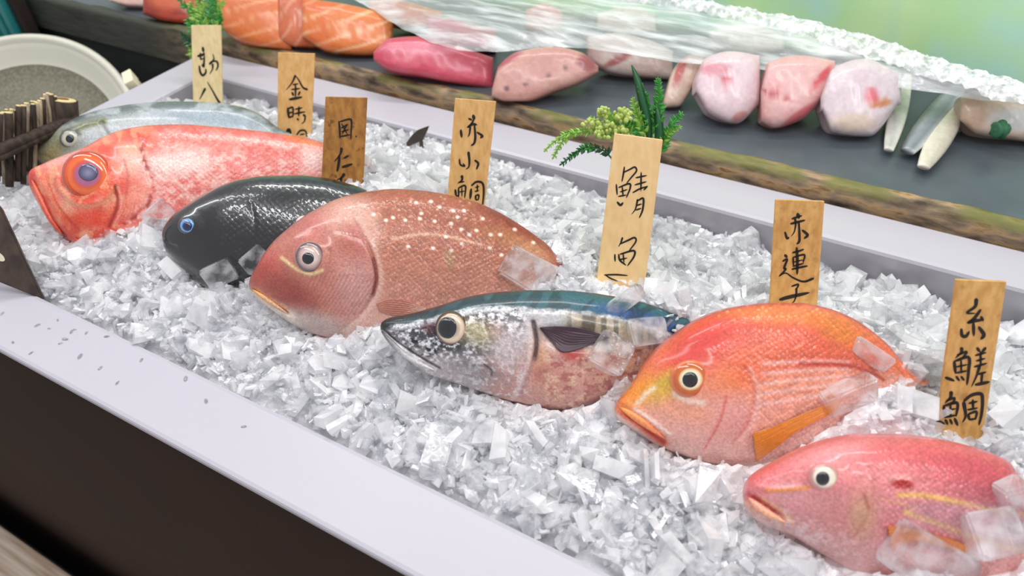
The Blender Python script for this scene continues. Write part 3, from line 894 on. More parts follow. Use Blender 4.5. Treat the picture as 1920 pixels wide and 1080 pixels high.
mack = Fish('mackerel', 'slender fish with teal blue back, dark fin and silvery mottled head', plane_at(960, 752, 0.0, 6, 38),
            [(713, 613), (716, 604), (730, 596), (760, 590), (800, 580), (840, 568), (880, 556), (930, 548), (990, 544), (1050, 544), (1110, 549), (1160, 557), (1200, 565), (1240, 578), (1300, 602), (1350, 622)],
            [(713, 613), (718, 629), (730, 645), (750, 664), (775, 685), (800, 699), (830, 711), (870, 724), (910, 737), (950, 750), (1000, 762), (1060, 768), (1120, 755), (1200, 715), (1280, 660), (1350, 634)],
            [(713, 613), (750, 664), (800, 699), (870, 724), (950, 750), (1000, 752), (1060, 760), (1110, 745), (1165, 690), (1200, 650), (1245, 590)],
            [(713, 0), (720, .006), (760, .012), (840, .021), (950, .027), (1060, .027), (1160, .021), (1260, .010), (1350, .003)], rel, pnt, M_fish, skip=3)
mack.eye(846, 616, 31, [(0, '#3a3634'), (0.5, '#c9b79e'), (0.62, '#ead8c2'), (0.78, '#d9bfa2'), (0.87, '#6a4a34'), (0.95, '#1d1512'), (1, '#3a3636')], (841, 615, 20, 22), 0.005, 33, ('#06090e', '#141e26'))
mack.strip('lower_jaw', [(716, 622), (740, 648), (770, 672), (815, 694)], 0.0022, '#3c3e42', '#f0ecec', 0.001)
mack.fin('pectoral_fin', [(1012, 614), (1045, 612), (1090, 616), (1142, 632)], [(1014, 618), (1036, 642), (1062, 660), (1142, 634)], '#3c1f30', 9, 0.0012, 0.0012, '#2a1624', 'dark purple pectoral fin folded on the flank')


# ------------------------------------------------------------------ red orange bream
GILL6 = [(1398, 690), (1412, 722), (1414, 752), (1404, 792), (1380, 825)]


def rel(px, py, q, dt):
    r = 0.0014 * ell(px, py, 1295, 711, 44, 42, 0, 0.5) - 0.0007 * line(px, py, GILL6, 5)
    r = r - 0.0024 * line(px, py, [(1162, 768), (1200, 792), (1244, 826)], 5) + 0.001 * line(px, py, [(1168, 752), (1206, 780), (1256, 816)], 7)
    r = r - 0.0006 * line(px, py, [(1362, 745), (1350, 790), (1322, 835)], 3)
    return r + 0.0007 * sstep(1330, 1400, px + 0.3 * (680 - py)) * (scales(px, py, 9, 7, 8) - 0.4)


def pnt(px, py, q, dt):
    p = Paint(px, py, '#e8825e')
    f = fbm(px / 50, py / 30, 51); g = fbm(px / 9, py / 8, 52)
    p.mix(sstep(0.3, 0.68, q), '#f0b8a6', 0.85)
    p.mix(sstep(0.6, 1.0, q), '#f4d0c8', 0.8)
    p.ell('#dc5a3c', 1480, 625, 200, 46, 10, 0.9, 0.75)
    p.ell('#d83c2a', 1330, 640, 90, 40, -35, 0.9, 0.85)
    p.ell('#cc2e28', 1300, 655, 46, 28, -35, 0.9, 0.7)
    p.ell('#e88a40', 1460, 592, 90, 14, 3, 0.9, 0.75)
    p.ell('#d8862c', 1575, 622, 46, 20, 25, 0.9, 0.75)
    p.mix(sstep(8, 0, dt), '#b84a4c', 0.6)
    p.mix(sstep(1230, 1205, px) * sstep(705, 690, py) , '#e8703c', 0.6)
    for k in range(5):
        o = k * 19
        p.line('#cd5a3e' if k < 2 else '#e89878', [(1440, 672 + o), (1520, 668 + o * 0.86), (1600, 672 + o * 0.68), (1660, 690 + o * 0.3)], 5, 0.55)
        p.line('#f8d6d2', [(1430, 682 + o), (1520, 678 + o * 0.86), (1590, 680 + o * 0.68)], 4, 0.5)
    p.line('#b8382e', [(1500, 682), (1580, 684), (1630, 697), (1656, 712)], 4, 0.8)
    # face
    p.ell('#ee9a34', 1195, 735, 40, 22, -50, 0.8, 0.85)
    p.ell('#e2bb48', 1245, 728, 38, 22, -35, 0.8, 0.85); p.ell('#d3b24a', 1250, 712, 26, 12, -35, 0.8, 0.6)
    p.line('#f6ead2', [(1196, 756), (1212, 738), (1226, 728)], 5, 0.7)
    p.line('#fbf3e6', [(1266, 738), (1285, 750), (1318, 756)], 6, 0.8)
    p.ell('#f0a078', 1290, 790, 60, 36, 20, 0.9, 0.6); p.ell('#ecb8b4', 1300, 815, 50, 22, 25, 0.9, 0.6)
    p.ell('#e6603a', 1400, 700, 30, 26, 0, 0.9, 0.6); p.ell('#ee8440', 1370, 720, 40, 26, 0, 0.9, 0.5)
    p.ell('#e4a4a8', 1375, 790, 40, 40, 0, 0.9, 0.5)
    p.line('#e2602c', [(1166, 774), (1200, 797), (1244, 831)], 10, 0.95); p.line('#c03424', [(1210, 805), (1244, 828)], 5, 0.8)
    p.line('#fbe4da', [(1190, 768), (1214, 782), (1256, 814)], 3.5, 0.8)
    p.line('#f4ddd2', [(1158, 782), (1190, 808), (1232, 838)], 6, 0.6)
    p.line('#d6524a', [(1362, 745), (1350, 790), (1322, 840)], 2.4, 0.6); p.line('#c85a48', GILL6, 3.5, 0.35); p.line('#fbdcd2', [(x + 8, y) for x, y in GILL6], 5, 0.35)
    body = sstep(1330, 1400, px + 0.3 * (680 - py)); s = scales(px, py, 9, 7, 8)
    p.mul(1 + (0.08 + body * 0.34) * (s - 0.5) + 0.2 * (g - 0.5))
    p.mix(body * sstep(0.72, 0.95, s) * sstep(0.5, 0.7, f), '#f4c08c', 0.5)
    return p


red = Fish('red_bream', 'orange red fish with a yellow cheek and black pupil, in front of the fifth sign', plane_at(1250, 850, 0.0, 0, 40),
           [(1153, 771), (1157, 755), (1175, 733), (1195, 705), (1210, 680), (1230, 655), (1260, 630), (1300, 603), (1340, 585), (1390, 573), (1440, 568), (1500, 568), (1550, 577), (1600, 597), (1640, 624), (1670, 651), (1690, 676), (1715, 700), (1740, 715)],
           [(1153, 771), (1160, 786), (1180, 802), (1210, 822), (1240, 838), (1275, 852), (1320, 866), (1400, 874), (1480, 862), (1560, 822), (1630, 772), (1690, 736), (1740, 722)],
           [(1153, 771), (1180, 802), (1240, 838), (1275, 850), (1320, 852), (1400, 855), (1440, 850), (1500, 805), (1565, 765), (1600, 728), (1655, 712), (1690, 690)],
           [(1153, 0), (1162, .008), (1210, .017), (1300, .028), (1400, .032), (1500, .029), (1600, .019), (1690, .008), (1740, .003)], rel, pnt, M_fish, skip=3, depth=1.10)
red.eye(1295, 711, 39, [(0, '#e8dcc4'), (0.44, '#f2e8d0'), (0.53, '#ecc88c'), (0.60, '#cc6a2c'), (0.80, '#bc5c26'), (0.92, '#dc7848'), (1, '#e8825a')], (1294, 712, 17, 17), 0.0024, 36, ('#050507', '#14161a'))
red.strip('lip', [(1163, 764), (1200, 787), (1246, 822)], 0.0026, '#ee9a44', '#ee8860')
red.fin('pectoral_fin', [(1412, 812), (1450, 800), (1510, 774), (1584, 744)], [(1418, 866), (1452, 842), (1500, 806), (1566, 772)], '#f0983c', 10, 0.0025, 0.0014, '#ee8c44', 'orange fin spread along the belly', 0.004)


# ------------------------------------------------------------------ threadfin bream (front right)
GILL7 = [(1632, 880), (1640, 920), (1630, 960), (1600, 1010)]


def rel(px, py, q, dt):
    r = 0.0014 * ell(px, py, 1545, 895, 38, 34, 0, 0.5) - 0.0006 * line(px, py, GILL7, 6)
    r = r - 0.0024 * line(px, py, [(1402, 928), (1430, 944), (1462, 966)], 6) + 0.0012 * line(px, py, [(1404, 946), (1440, 970), (1490, 985)], 8)
    r = r + 0.001 * line(px, py, [(1408, 908), (1450, 918), (1500, 916)], 7)
    return r + 0.0007 * sstep(1620, 1680, px) * (scales(px, py, 9, 7, 8) - 0.4)


def pnt(px, py, q, dt):
    p = Paint(px, py, '#e08a8a')
    f = fbm(px / 50, py / 30, 61); g = fbm(px / 9, py / 8, 62)
    p.mix(sstep(0.3, 0.5, q), '#d08a8c', 0.7)
    p.mix(sstep(0.6, 0.95, q), '#e8b8b4', 0.8)
    p.ell('#d9585a', 1740, 855, 170, 34, 8, 0.9, 0.75)
    p.ell('#c44a58', 1850, 895, 100, 40, 10, 0.9, 0.75)
    p.ell('#e87c7c', 1460, 890, 70, 24, -25, 0.9, 0.6)
    p.ell('#eea6a8', 1560, 850, 60, 16, -15, 0.9, 0.6)
    p.ell('#a05664', 1880, 935, 90, 20, 8, 0.9, 0.5)
    p.ell('#e0a0a0', 1520, 945, 50, 28, 15, 0.9, 0.6); p.ell('#cf8a84', 1575, 965, 40, 34, 15, 0.9, 0.6)
    p.ell('#c9a878', 1618, 965, 22, 40, 8, 0.9, 0.6); p.ell('#e4b2b2', 1470, 920, 30, 20, 0, 0.9, 0.4)
    p.line('#f09a4c', [(1438, 919), (1475, 919), (1515, 914)], 4, 0.9)
    p.line('#e0707c', [(1410, 900), (1440, 905)], 8, 0.5)
    p.line('#e8604c', [(1408, 896), (1420, 890), (1450, 876)], 6, 0.5)
    p.line('#c04a4c', [(1404, 928), (1430, 944), (1450, 958)], 6, 0.85); p.line('#f2c49c', [(1430, 936), (1465, 958), (1485, 978)], 4, 0.8)
    p.line('#f0b490', [(1398, 944), (1432, 966), (1470, 980)], 6, 0.8)
    p.line('#a8564e', [(1620, 925), (1628, 950)], 4, 0.7)
    p.line('#b86464', GILL7, 5, 0.3)
    p.ell('#f0c4bc', 1690, 896, 22, 6, 0, 0.6, 0.35)
    p.ell('#b01c16', 1692, 908, 21, 9, 4, 0.4, 1.0)
    for pts, w, k in (([(1685, 928), (1740, 930), (1800, 943), (1860, 956), (1990, 970)], 5, 0.95), ([(1700, 960), (1740, 975), (1790, 994), (1830, 1008), (1960, 1046)], 6, 0.95),
                      ([(1650, 935), (1690, 945), (1720, 950)], 3, 0.3)):
        p.line('#ecbc6a', pts, w, k)
    p.mix(sstep(1685, 1720, px) * sstep(935, 950, py) * sstep(1010, 985, py - 0.25 * (px - 1750)), '#b88a98', 0.5)
    body = sstep(1620, 1680, px); s = scales(px, py, 9, 7, 8)
    p.mul(1 + (0.08 + body * 0.30) * (s - 0.5) + 0.2 * (g - 0.5))
    p.mix(ell(px, py, 1500, 1000, 110, 30, 22, 0.9) * sstep(0.5, 0.7, g), '#f0d8d8', 0.6)
    return p


thread = Fish('threadfin_bream', 'pink fish with yellow stripes and a red dash on its side', plane_at(1580, 1062, 0.0, -4, 40),
              [(1394, 926), (1399, 907), (1415, 890), (1450, 870), (1490, 850), (1530, 834), (1570, 823), (1620, 816), (1680, 816), (1740, 821), (1800, 832), (1850, 846), (1892, 866), (1912, 892), (1945, 915), (1990, 936), (2060, 965)],
              [(1394, 926), (1393.5 + 2, 945), (1403, 962), (1430, 982), (1480, 1003), (1520, 1027), (1560, 1050), (1610, 1076), (1700, 1100), (1800, 1105), (1900, 1085), (1990, 1040), (2060, 1000)],
              [(1394, 926), (1430, 982), (1520, 1027), (1560, 1050), (1620, 1040), (1680, 1030), (1760, 1040), (1830, 1045), (1900, 1020), (1990, 970)],
              [(1394, 0), (1402, .008), (1450, .016), (1550, .026), (1660, .031), (1780, .029), (1900, .021), (2060, .006)], rel, pnt, M_fish, skip=3, depth=1.08)
thread.eye(1546, 895, 32, [(0, '#f2eadc'), (0.5, '#f6eedc'), (0.62, '#f2e2c8'), (0.74, '#c89890'), (0.88, '#d88c88'), (1, '#e09090')], (1543, 897, 15, 15), 0.003, 28, ('#050608', '#1a1c22'), 12)
thread.strip('lip', [(1404, 934), (1432, 958), (1474, 980)], 0.0024, '#e89a84', '#f0b48c')
thread.fin('pectoral_fin', [(1664, 986), (1720, 993), (1780, 1010), (1815, 1024)], [(1672, 1030), (1720, 1014), (1770, 1026), (1812, 1040)], '#e28448', 8, 0.002, 0.0012, '#eea05c', 'orange pectoral fin')

# tail of the black fish: its tip stands out of the ice further back
pt0 = plane_at(785, 285, -0.012, 10, 20)
poly = [(762, 268), (772, 254), (783, 244), (796, 239), (805, 236), (801, 246), (797, 254), (793, 262), (795, 282), (788, 290), (786, 266), (772, 272), (764, 276)]
cxy = np.array(poly, float); V = np.concatenate([pt0.P(cxy[:, 0], cxy[:, 1], np.full(len(cxy), 0.0012)), pt0.P(cxy[:, 0], cxy[:, 1], np.full(len(cxy), -0.0012))])
kk = len(poly); fs = [list(range(kk)), list(range(2 * kk - 1, kk - 1, -1))] + [[i, i + kk, (i + 1) % kk + kk, (i + 1) % kk] for i in range(kk)]
TAILFIN = (pt0, cxy[:10])
tailfin = mesh_from('tail_fin', V, fs, plain('dark_fin', '#3d352e', 0.4, 0, 0.4, 200), dark.root, False)
tailfin['label'] = 'dark brown tail fin tip standing out of the ice further back'


# ================================================================== wooden name tags with brush lettering
M_ink = plain('black_ink', '#1a120c', 0.55)
M_w1 = wood_mat('pale_cedar', '#e9d6a4', '#dcc38c', (14, 14, 1.2), 16)
M_w2 = wood_mat('yellow_cedar', '#e3b878', '#cf9f5c', (14, 14, 1.2), 16)
M_w3 = wood_mat('aged_cedar', '#b9823a', '#93602a', (12, 12, 1.5), 18, 0.6, 0.8)
M_w4 = wood_mat('honey_cedar', '#dcae68', '#c08f4c', (14, 14, 1.2), 16, 0.55, 0.25)
M_w5 = wood_mat('cream_cedar', '#f0cf96', '#e6bf84', (14, 14, 1.2), 12)


TAGS = []


def name_tag(label, corners, base, mat, strokes, origin, sc, yaw=0, lean=24, extra=26):
    """corners TL, TR, BR, BL on the photo; base = (px, py, z) a point of the board's plane at the ice"""
    pl = Plane(at(*base), yaw, lean)
    c = np.array(corners, float)
    TAGS.append((pl, c.copy()))
    # the board runs on below the ice
    dl, dr = c[3] - c[0], c[2] - c[1]
    c[3] = c[3] + dl / np.linalg.norm(dl) * extra; c[2] = c[2] + dr / np.linalg.norm(dr) * extra
    Fp = pl.P(c[:, 0], c[:, 1], np.zeros(4)); Bp = Fp - 0.0022 * pl.n
    bm = bmesh.new(); f = [bm.verts.new(p) for p in Fp]; k = [bm.verts.new(p) for p in Bp]
    bm.faces.new(f); bm.faces.new(k[::-1])
    for i in range(4):
        j = (i + 1) % 4; bm.faces.new((f[j], f[i], k[i], k[j]))
    bmesh.ops.bevel(bm, geom=list(bm.edges), offset=0.0004, segments=1, affect='EDGES')
    root = empty('name_tag', (Fp[2] + Fp[3]) / 2, label, 'sign', 'wooden name tags')
    bm_obj('board', bm, mat, root)
    V, Fc = [], []
    for st in strokes:
        w0, pts = st[0], st[1]
        mode = st[2] if len(st) > 2 else 'n'
        p = catmull(np.array(pts, float) * sc + np.array(origin), 6)
        t = np.linspace(0, 1, len(p))
        prof = {'n': 0.55 + 0.45 * np.sin(np.pi * (0.15 + 0.8 * t)), 'e': 0.35 + 0.75 * t, 's': 1.1 - 0.8 * t}[mode]
        prof[0] *= 0.75; prof[-1] *= 0.5
        tg = np.gradient(p, axis=0); tg /= np.linalg.norm(tg, axis=1)[:, None] + 1e-9
        nr = np.stack([-tg[:, 1], tg[:, 0]], -1) * (w0 * sc * 0.6 * prof)[:, None]
        b0 = len(V)
        e0 = p[0] - tg[0] * w0 * sc * 0.3; e1 = p[-1] + tg[-1] * w0 * sc * 0.3
        L, R = p + nr, p - nr
        q = np.vstack([e0[None], L, e1[None], R[::-1]])
        V += list(pl.P(q[:, 0], q[:, 1], np.full(len(q), 0.00025)))
        n = len(p)
        Fc.append([b0, b0 + 1, b0 + 2 * n + 1]); Fc.append([b0 + n, b0 + n + 1, b0 + n + 2])
        for i in range(n - 1):
            Fc.append([b0 + 1 + i, b0 + 2 + i, b0 + 2 * n - i, b0 + 2 * n + 1 - i])
    mesh_from('lettering', V, Fc, M_ink, root, False)
    return root


S6 = 1 / 6
name_tag('pale tag at the back left corner, two brushed characters, grass behind it', [(358, 47), (414, 47), (417, 193), (362, 193)], (390, 205, -0.012), M_w1, [
    (26, [(240, 352), (250, 405)]), (26, [(182, 452), (225, 440), (262, 425)]), (16, [(212, 415), (216, 490)]), (20, [(252, 400), (258, 470), (250, 575)], 'e'),
    (14, [(212, 488), (252, 478)]), (26, [(236, 545), (256, 575)]), (22, [(202, 560), (212, 630), (240, 668), (272, 640), (276, 596)]),
    (22, [(355, 430), (366, 480), (345, 515), (315, 542)], 'e'), (18, [(330, 515), (395, 510), (412, 560), (390, 612)]), (20, [(352, 540), (350, 595), (318, 655)], 's'),
    (24, [(268, 815), (240, 870), (204, 938)], 's'), (22, [(292, 742), (345, 830), (400, 930), (438, 988)], 'e')], (340, 30), S6, -4, 24)
name_tag('yellowish tag standing between the silver fish tail and the darkest brown tag', [(521, 98), (590, 100), (583, 262), (520, 258)], (552, 262, -0.004), M_w2, [
    (13, [(215, 245), (190, 300), (145, 356)], 's'), (14, [(215, 245), (240, 280), (272, 335), (306, 352)], 'e'), (10, [(196, 315), (238, 308)]), (11, [(185, 352), (252, 343)]), (12, [(216, 312), (216, 412)]),
    (14, [(190, 372), (202, 398)]), (13, [(250, 366), (236, 396)]), (18, [(170, 426), (215, 418), (264, 408)]),
    (17, [(158, 490), (166, 565)]), (13, [(162, 494), (196, 488), (197, 556)]), (11, [(166, 528), (196, 520)]), (12, [(166, 562), (200, 550)]),
    (11, [(212, 500), (268, 488)]), (13, [(242, 480), (240, 552)]), (12, [(205, 534), (290, 518)]), (15, [(275, 540), (288, 555), (282, 590), (262, 608)], 's'), (12, [(228, 568), (240, 582)]),
    (20, [(146, 684), (166, 652), (182, 684)]), (12, [(224, 692), (252, 660), (290, 662), (302, 706)]), (10, [(250, 690), (285, 684)])], (500, 80), .25, -4, 24)
name_tag('dark aged tag with chipped edge, brownest of all, behind the black fish', [(610, 181), (688, 183), (681, 334), (603, 328)], (640, 345, 0.028), M_w3, [
    (14, [(542, 590), (548, 660), (550, 718)]), (13, [(550, 592), (622, 574), (636, 600), (630, 722)]), (11, [(560, 640), (610, 612)]), (11, [(562, 668), (614, 652)]), (12, [(555, 704), (626, 690)]),
    (9, [(560, 605), (606, 690)]), (8, [(605, 610), (565, 690)]), (12, [(668, 702), (674, 706)]),
    (18, [(562, 790), (552, 835), (508, 892)], 's'), (18, [(546, 852), (540, 905), (528, 966)]), (14, [(580, 866), (616, 846)]), (18, [(566, 934), (600, 924), (642, 910)]),
    (20, [(582, 984), (562, 1012), (522, 1036)], 's'), (16, [(560, 1010), (556, 1052)])], (500, 80), .25, -4, 24)
name_tag('tag behind the white-spotted fish with three brushed characters', [(853, 184), (930, 190), (908, 390), (839, 368)], (875, 400, 0.012), M_w2, [
    (24, [(315, 215), (325, 255)]), (16, [(275, 245), (305, 258)]), (20, [(268, 322), (310, 295), (348, 300)]), (14, [(322, 250), (300, 290), (262, 325)]), (20, [(206, 345), (214, 412)]), (16, [(290, 320), (282, 380), (268, 408)], 's'),
    (18, [(326, 300), (334, 400), (325, 460), (298, 484)]), (18, [(350, 366), (396, 398), (378, 416)]),
    (14, [(194, 602), (202, 650), (240, 664), (226, 640)]), (20, [(274, 540), (282, 620), (276, 670), (252, 692)], 's'), (18, [(330, 612), (360, 642), (344, 692)]),
    (22, [(216, 748), (216, 786), (180, 816)], 's'), (13, [(190, 806), (238, 800)]), (18, [(158, 870), (164, 924)]), (14, [(186, 855), (188, 936)]), (15, [(186, 856), (246, 838), (240, 946)]), (9, [(192, 892), (240, 884)]), (10, [(216, 852), (216, 934)]), (12, [(160, 920), (190, 930)]),
    (20, [(298, 864), (288, 954)]), (17, [(300, 836), (345, 802), (398, 816), (408, 900), (396, 1022)]), (11, [(334, 852), (368, 842)]), (12, [(352, 828), (352, 890)]), (11, [(330, 888), (366, 878)]),
    (16, [(336, 922), (338, 962)]), (14, [(336, 924), (364, 918), (360, 962)]), (12, [(338, 962), (362, 958)])], (820, 170), .2131, -4, 24)
name_tag('cream tag with thin brushed characters in front of the green leaves, tallest one', [(1152, 250), (1243, 262), (1211, 522), (1120, 514)], (1165, 534, 0.004), M_w5, [
    (10, [(255, 262), (248, 310), (238, 362)]), (10, [(245, 302), (290, 280), (325, 264), (336, 290), (300, 335), (270, 372)]), (10, [(200, 380), (206, 452)]),
    (11, [(216, 402), (286, 376), (294, 404), (268, 470)]), (8, [(226, 432), (276, 414)]), (9, [(240, 396), (246, 462)]), (9, [(214, 462), (268, 452)]), (14, [(206, 500), (228, 520), (246, 504)]),
    (10, [(332, 336), (406, 320)]), (10, [(368, 300), (366, 425)]), (10, [(326, 384), (404, 362)]), (10, [(312, 436), (360, 410), (412, 394)]), (10, [(410, 392), (385, 420)]),
    (11, [(344, 482), (330, 545), (304, 582)], 's'), (12, [(346, 490), (382, 476), (378, 550), (356, 606)]), (9, [(334, 524), (372, 512)]), (9, [(332, 554), (368, 542)]),
    (11, [(242, 740), (230, 775), (214, 802)], 's'), (11, [(226, 782), (280, 758), (322, 740), (332, 766), (285, 832)]), (10, [(190, 852), (192, 902)]), (11, [(216, 852), (224, 892), (265, 926)]),
    (12, [(226, 852), (316, 828), (320, 866), (276, 930)]), (9, [(246, 846), (252, 910)]), (9, [(218, 890), (272, 878)]), (10, [(120, 992), (200, 990), (276, 996)]), (8, [(124, 990), (160, 1014), (210, 1034)])], (1100, 240), .2778, -6, 24)
name_tag('honey coloured tag directly behind the orange red fish', [(1454, 374), (1546, 377), (1532, 580), (1442, 580)], (1488, 600, 0.016), M_w4, [
    (26, [(340, 182), (352, 222)]), (16, [(292, 226), (330, 214), (375, 200)]), (18, [(282, 268), (340, 254), (402, 238)]), (16, [(318, 225), (324, 270), (312, 335), (288, 372)], 's'), (18, [(350, 250), (356, 380), (352, 420), (334, 438)]),
    (18, [(234, 338), (250, 388), (268, 384)]), (20, [(380, 322), (424, 362), (396, 392)]),
    (20, [(232, 530), (252, 552)]), (16, [(214, 584), (252, 568), (226, 640), (240, 652), (184, 712)]), (16, [(186, 710), (240, 684), (300, 722), (390, 756), (476, 728)], 'e'),
    (16, [(298, 512), (345, 500), (392, 484)]), (22, [(332, 470), (338, 580), (336, 694)]), (14, [(302, 552), (306, 624)]), (14, [(302, 552), (396, 530), (386, 596)]), (10, [(306, 592), (386, 572)]), (13, [(300, 628), (392, 602)]), (16, [(292, 652), (360, 636), (424, 624)]),
    (14, [(290, 796), (346, 780), (330, 822)]), (15, [(330, 812), (328, 870), (312, 920), (290, 940)], 's'), (26, [(190, 908), (280, 884), (436, 850)])], (1420, 360), .2222, -6, 24)
name_tag('honey coloured tag standing clear of the fish at the right end', [(1793, 524), (1888, 528), (1846, 800), (1756, 796)], (1795, 832, 0.010), M_w4, [
    (20, [(330, 165), (322, 212), (272, 250), (322, 254)], 's'), (18, [(356, 232), (312, 290), (276, 312)]), (18, [(276, 312), (320, 300), (366, 294)]), (16, [(358, 274), (372, 300)]), (18, [(238, 350), (242, 388), (266, 394), (286, 366)]),
    (17, [(312, 312), (314, 392)]), (20, [(345, 338), (376, 384), (358, 412)]),
    (18, [(240, 465), (236, 495), (202, 528)], 's'), (13, [(212, 510), (270, 490), (244, 530)]), (17, [(194, 548), (202, 622)]), (17, [(200, 546), (282, 524), (282, 610), (272, 692)]), (10, [(206, 582), (276, 568)]), (11, [(236, 540), (238, 620)]), (11, [(204, 620), (274, 606)]),
    (16, [(140, 648), (165, 656), (194, 668)]), (13, [(206, 640), (226, 668)]), (13, [(236, 640), (256, 666)]),
    (16, [(334, 465), (350, 488)]), (15, [(388, 464), (364, 492)]), (12, [(324, 512), (390, 494)]), (12, [(330, 546), (384, 530)]), (13, [(318, 582), (394, 560)]), (13, [(356, 488), (356, 575)]), (16, [(350, 578), (330, 640), (300, 704)], 's'), (13, [(342, 628), (390, 614)]), (14, [(366, 620), (360, 684)]), (18, [(324, 692), (410, 674)]),
    (20, [(176, 735), (170, 770), (138, 804)], 's'), (13, [(146, 790), (196, 774), (180, 812)]), (17, [(130, 820), (136, 892)]), (17, [(136, 820), (212, 804), (206, 884)]), (10, [(138, 852), (206, 838)]), (12, [(171, 812), (171, 890)]), (12, [(132, 892), (208, 878)]),
    (17, [(88, 918), (110, 922), (134, 932)]), (15, [(140, 906), (154, 936)]), (14, [(168, 904), (182, 934)]), (16, [(196, 898), (216, 942)]),
    (20, [(252, 800), (264, 880), (246, 922)], 's'), (18, [(254, 792), (300, 756), (358, 748), (368, 790), (362, 870), (346, 938)]), (13, [(284, 806), (336, 794)]), (14, [(308, 784), (310, 842)]), (12, [(276, 846), (338, 834)]),
    (15, [(280, 872), (286, 908)]), (14, [(280, 872), (330, 858), (324, 906)]), (12, [(286, 906), (326, 900)])], (1730, 510), .3056, -6, 24)

# ---- dark board at the left front, seen from its side edge
plb = Plane(at(80, 562, -0.004), 24, 34)
cs = np.array([(-130, 245), (2, 391), (82, 562), (-75, 500)], float)
Fp = plb.P(cs[:, 0], cs[:, 1], np.zeros(4)); Bp = Fp - 0.005 * plb.n
bm = bmesh.new(); f = [bm.verts.new(p) for p in Fp]; k = [bm.verts.new(p) for p in Bp]
bm.faces.new(f); bm.faces.new(k[::-1])
for i in range(4):
    j = (i + 1) % 4; bm.faces.new((f[j], f[i], k[i], k[j]))
bmesh.ops.bevel(bm, geom=list(bm.edges), offset=0.0008, segments=2, affect='EDGES')
broot = empty('wooden_sign', (Fp[2] + Fp[3]) / 2, 'dark brown slanted signboard at the front left corner of the tray', 'sign')
bm_obj('board', bm, wood_mat('dark_stained_board', '#4a3a30', '#2f241e', (10, 10, 2), 14, 0.4), broot)
bm = bmesh.new()
wp = catmull([(-14, 470), (-4, 472), (6, 480), (9, 488), (2, 490), (-8, 484)], 4)
fv = [bm.verts.new(p) for p in plb.P(wp[:, 0], wp[:, 1], np.full(len(wp), 0.0004))]; bm.faces.new(fv)
bm_obj('white_mark', bm, plain('white_paint', '#d8d0b8', 0.5), broot)


# ================================================================== crushed ice
def ice_material(name, clear=0.3, rough=0.1, bump=0.5, thru=0.75, trans=0.35, spread=0.2):
    """cloudy ice: white scattering body, partly clear, under a glossy wet skin"""
    m, nt, b = new_mat(name)
    N, L = nt.nodes.new, nt.links.new
    nt.nodes.remove(b); out = nt.nodes['Material Output']
    tc = N('ShaderNodeTexCoord')
    nz = N('ShaderNodeTexNoise'); nz.inputs['Scale'].default_value = 75; nz.inputs['Detail'].default_value = 4; L(tc.outputs['Object'], nz.inputs['Vector'])
    n3 = N('ShaderNodeTexNoise'); n3.inputs['Scale'].default_value = 300; n3.inputs['Detail'].default_value = 3; L(tc.outputs['Object'], n3.inputs['Vector'])
    bp = N('ShaderNodeBump'); bp.inputs['Strength'].default_value = bump; bp.inputs['Distance'].default_value = 0.0012; L(n3.outputs['Fac'], bp.inputs['Height'])
    df = N('ShaderNodeBsdfDiffuse'); df.inputs['Color'].default_value = (0.985, 0.985, 0.99, 1); L(bp.outputs[0], df.inputs['Normal'])
    tl = N('ShaderNodeBsdfTranslucent'); tl.inputs['Color'].default_value = (0.985, 0.985, 0.995, 1); L(bp.outputs[0], tl.inputs['Normal'])
    m1 = N('ShaderNodeMixShader'); m1.inputs[0].default_value = trans; L(df.outputs[0], m1.inputs[1]); L(tl.outputs[0], m1.inputs[2])
    r0 = N('ShaderNodeBsdfRefraction'); r0.inputs['IOR'].default_value = 1.25; r0.inputs['Roughness'].default_value = rough; r0.inputs['Color'].default_value = (0.98, 0.985, 1, 1); L(bp.outputs[0], r0.inputs['Normal'])
    tr = N('ShaderNodeBsdfTransparent'); tr.inputs[0].default_value = (0.97, 0.975, 0.985, 1)
    rf = N('ShaderNodeMixShader'); rf.inputs[0].default_value = thru; L(r0.outputs[0], rf.inputs[1]); L(tr.outputs[0], rf.inputs[2])
    gm = N('ShaderNodeNewGeometry')                    # every piece has its own clarity
    mr = N('ShaderNodeMapRange'); mr.inputs[3].default_value = max(0, clear - spread); mr.inputs[4].default_value = min(1, clear + spread)
    L(gm.outputs['Random Per Island'], mr.inputs[0])
    ad = N('ShaderNodeMapRange'); ad.inputs[1].default_value = 0.4; ad.inputs[2].default_value = 0.6; ad.inputs[3].default_value = 0.75; ad.inputs[4].default_value = 1.15; L(nz.outputs['Fac'], ad.inputs[0])
    mu = N('ShaderNodeMath'); mu.operation = 'MULTIPLY'; L(mr.outputs[0], mu.inputs[0]); L(ad.outputs[0], mu.inputs[1]); mr = mu
    m2 = N('ShaderNodeMixShader'); L(mr.outputs[0], m2.inputs[0]); L(m1.outputs[0], m2.inputs[1]); L(rf.outputs[0], m2.inputs[2])
    gl = N('ShaderNodeBsdfGlossy'); gl.inputs['Roughness'].default_value = 0.05; L(bp.outputs[0], gl.inputs['Normal'])
    lw = N('ShaderNodeLayerWeight'); lw.inputs['Blend'].default_value = 0.5; L(bp.outputs[0], lw.inputs['Normal'])
    pw = N('ShaderNodeMath'); pw.operation = 'POWER'; pw.inputs[1].default_value = 4.0; L(lw.outputs['Facing'], pw.inputs[0])
    fr = N('ShaderNodeMapRange'); fr.inputs[3].default_value = 0.045; fr.inputs[4].default_value = 0.75; L(pw.outputs[0], fr.inputs[0])
    m3 = N('ShaderNodeMixShader'); L(fr.outputs[0], m3.inputs[0]); L(m2.outputs[0], m3.inputs[1]); L(gl.outputs[0], m3.inputs[2])
    L(m3.outputs[0], out.inputs['Surface'])
    return m


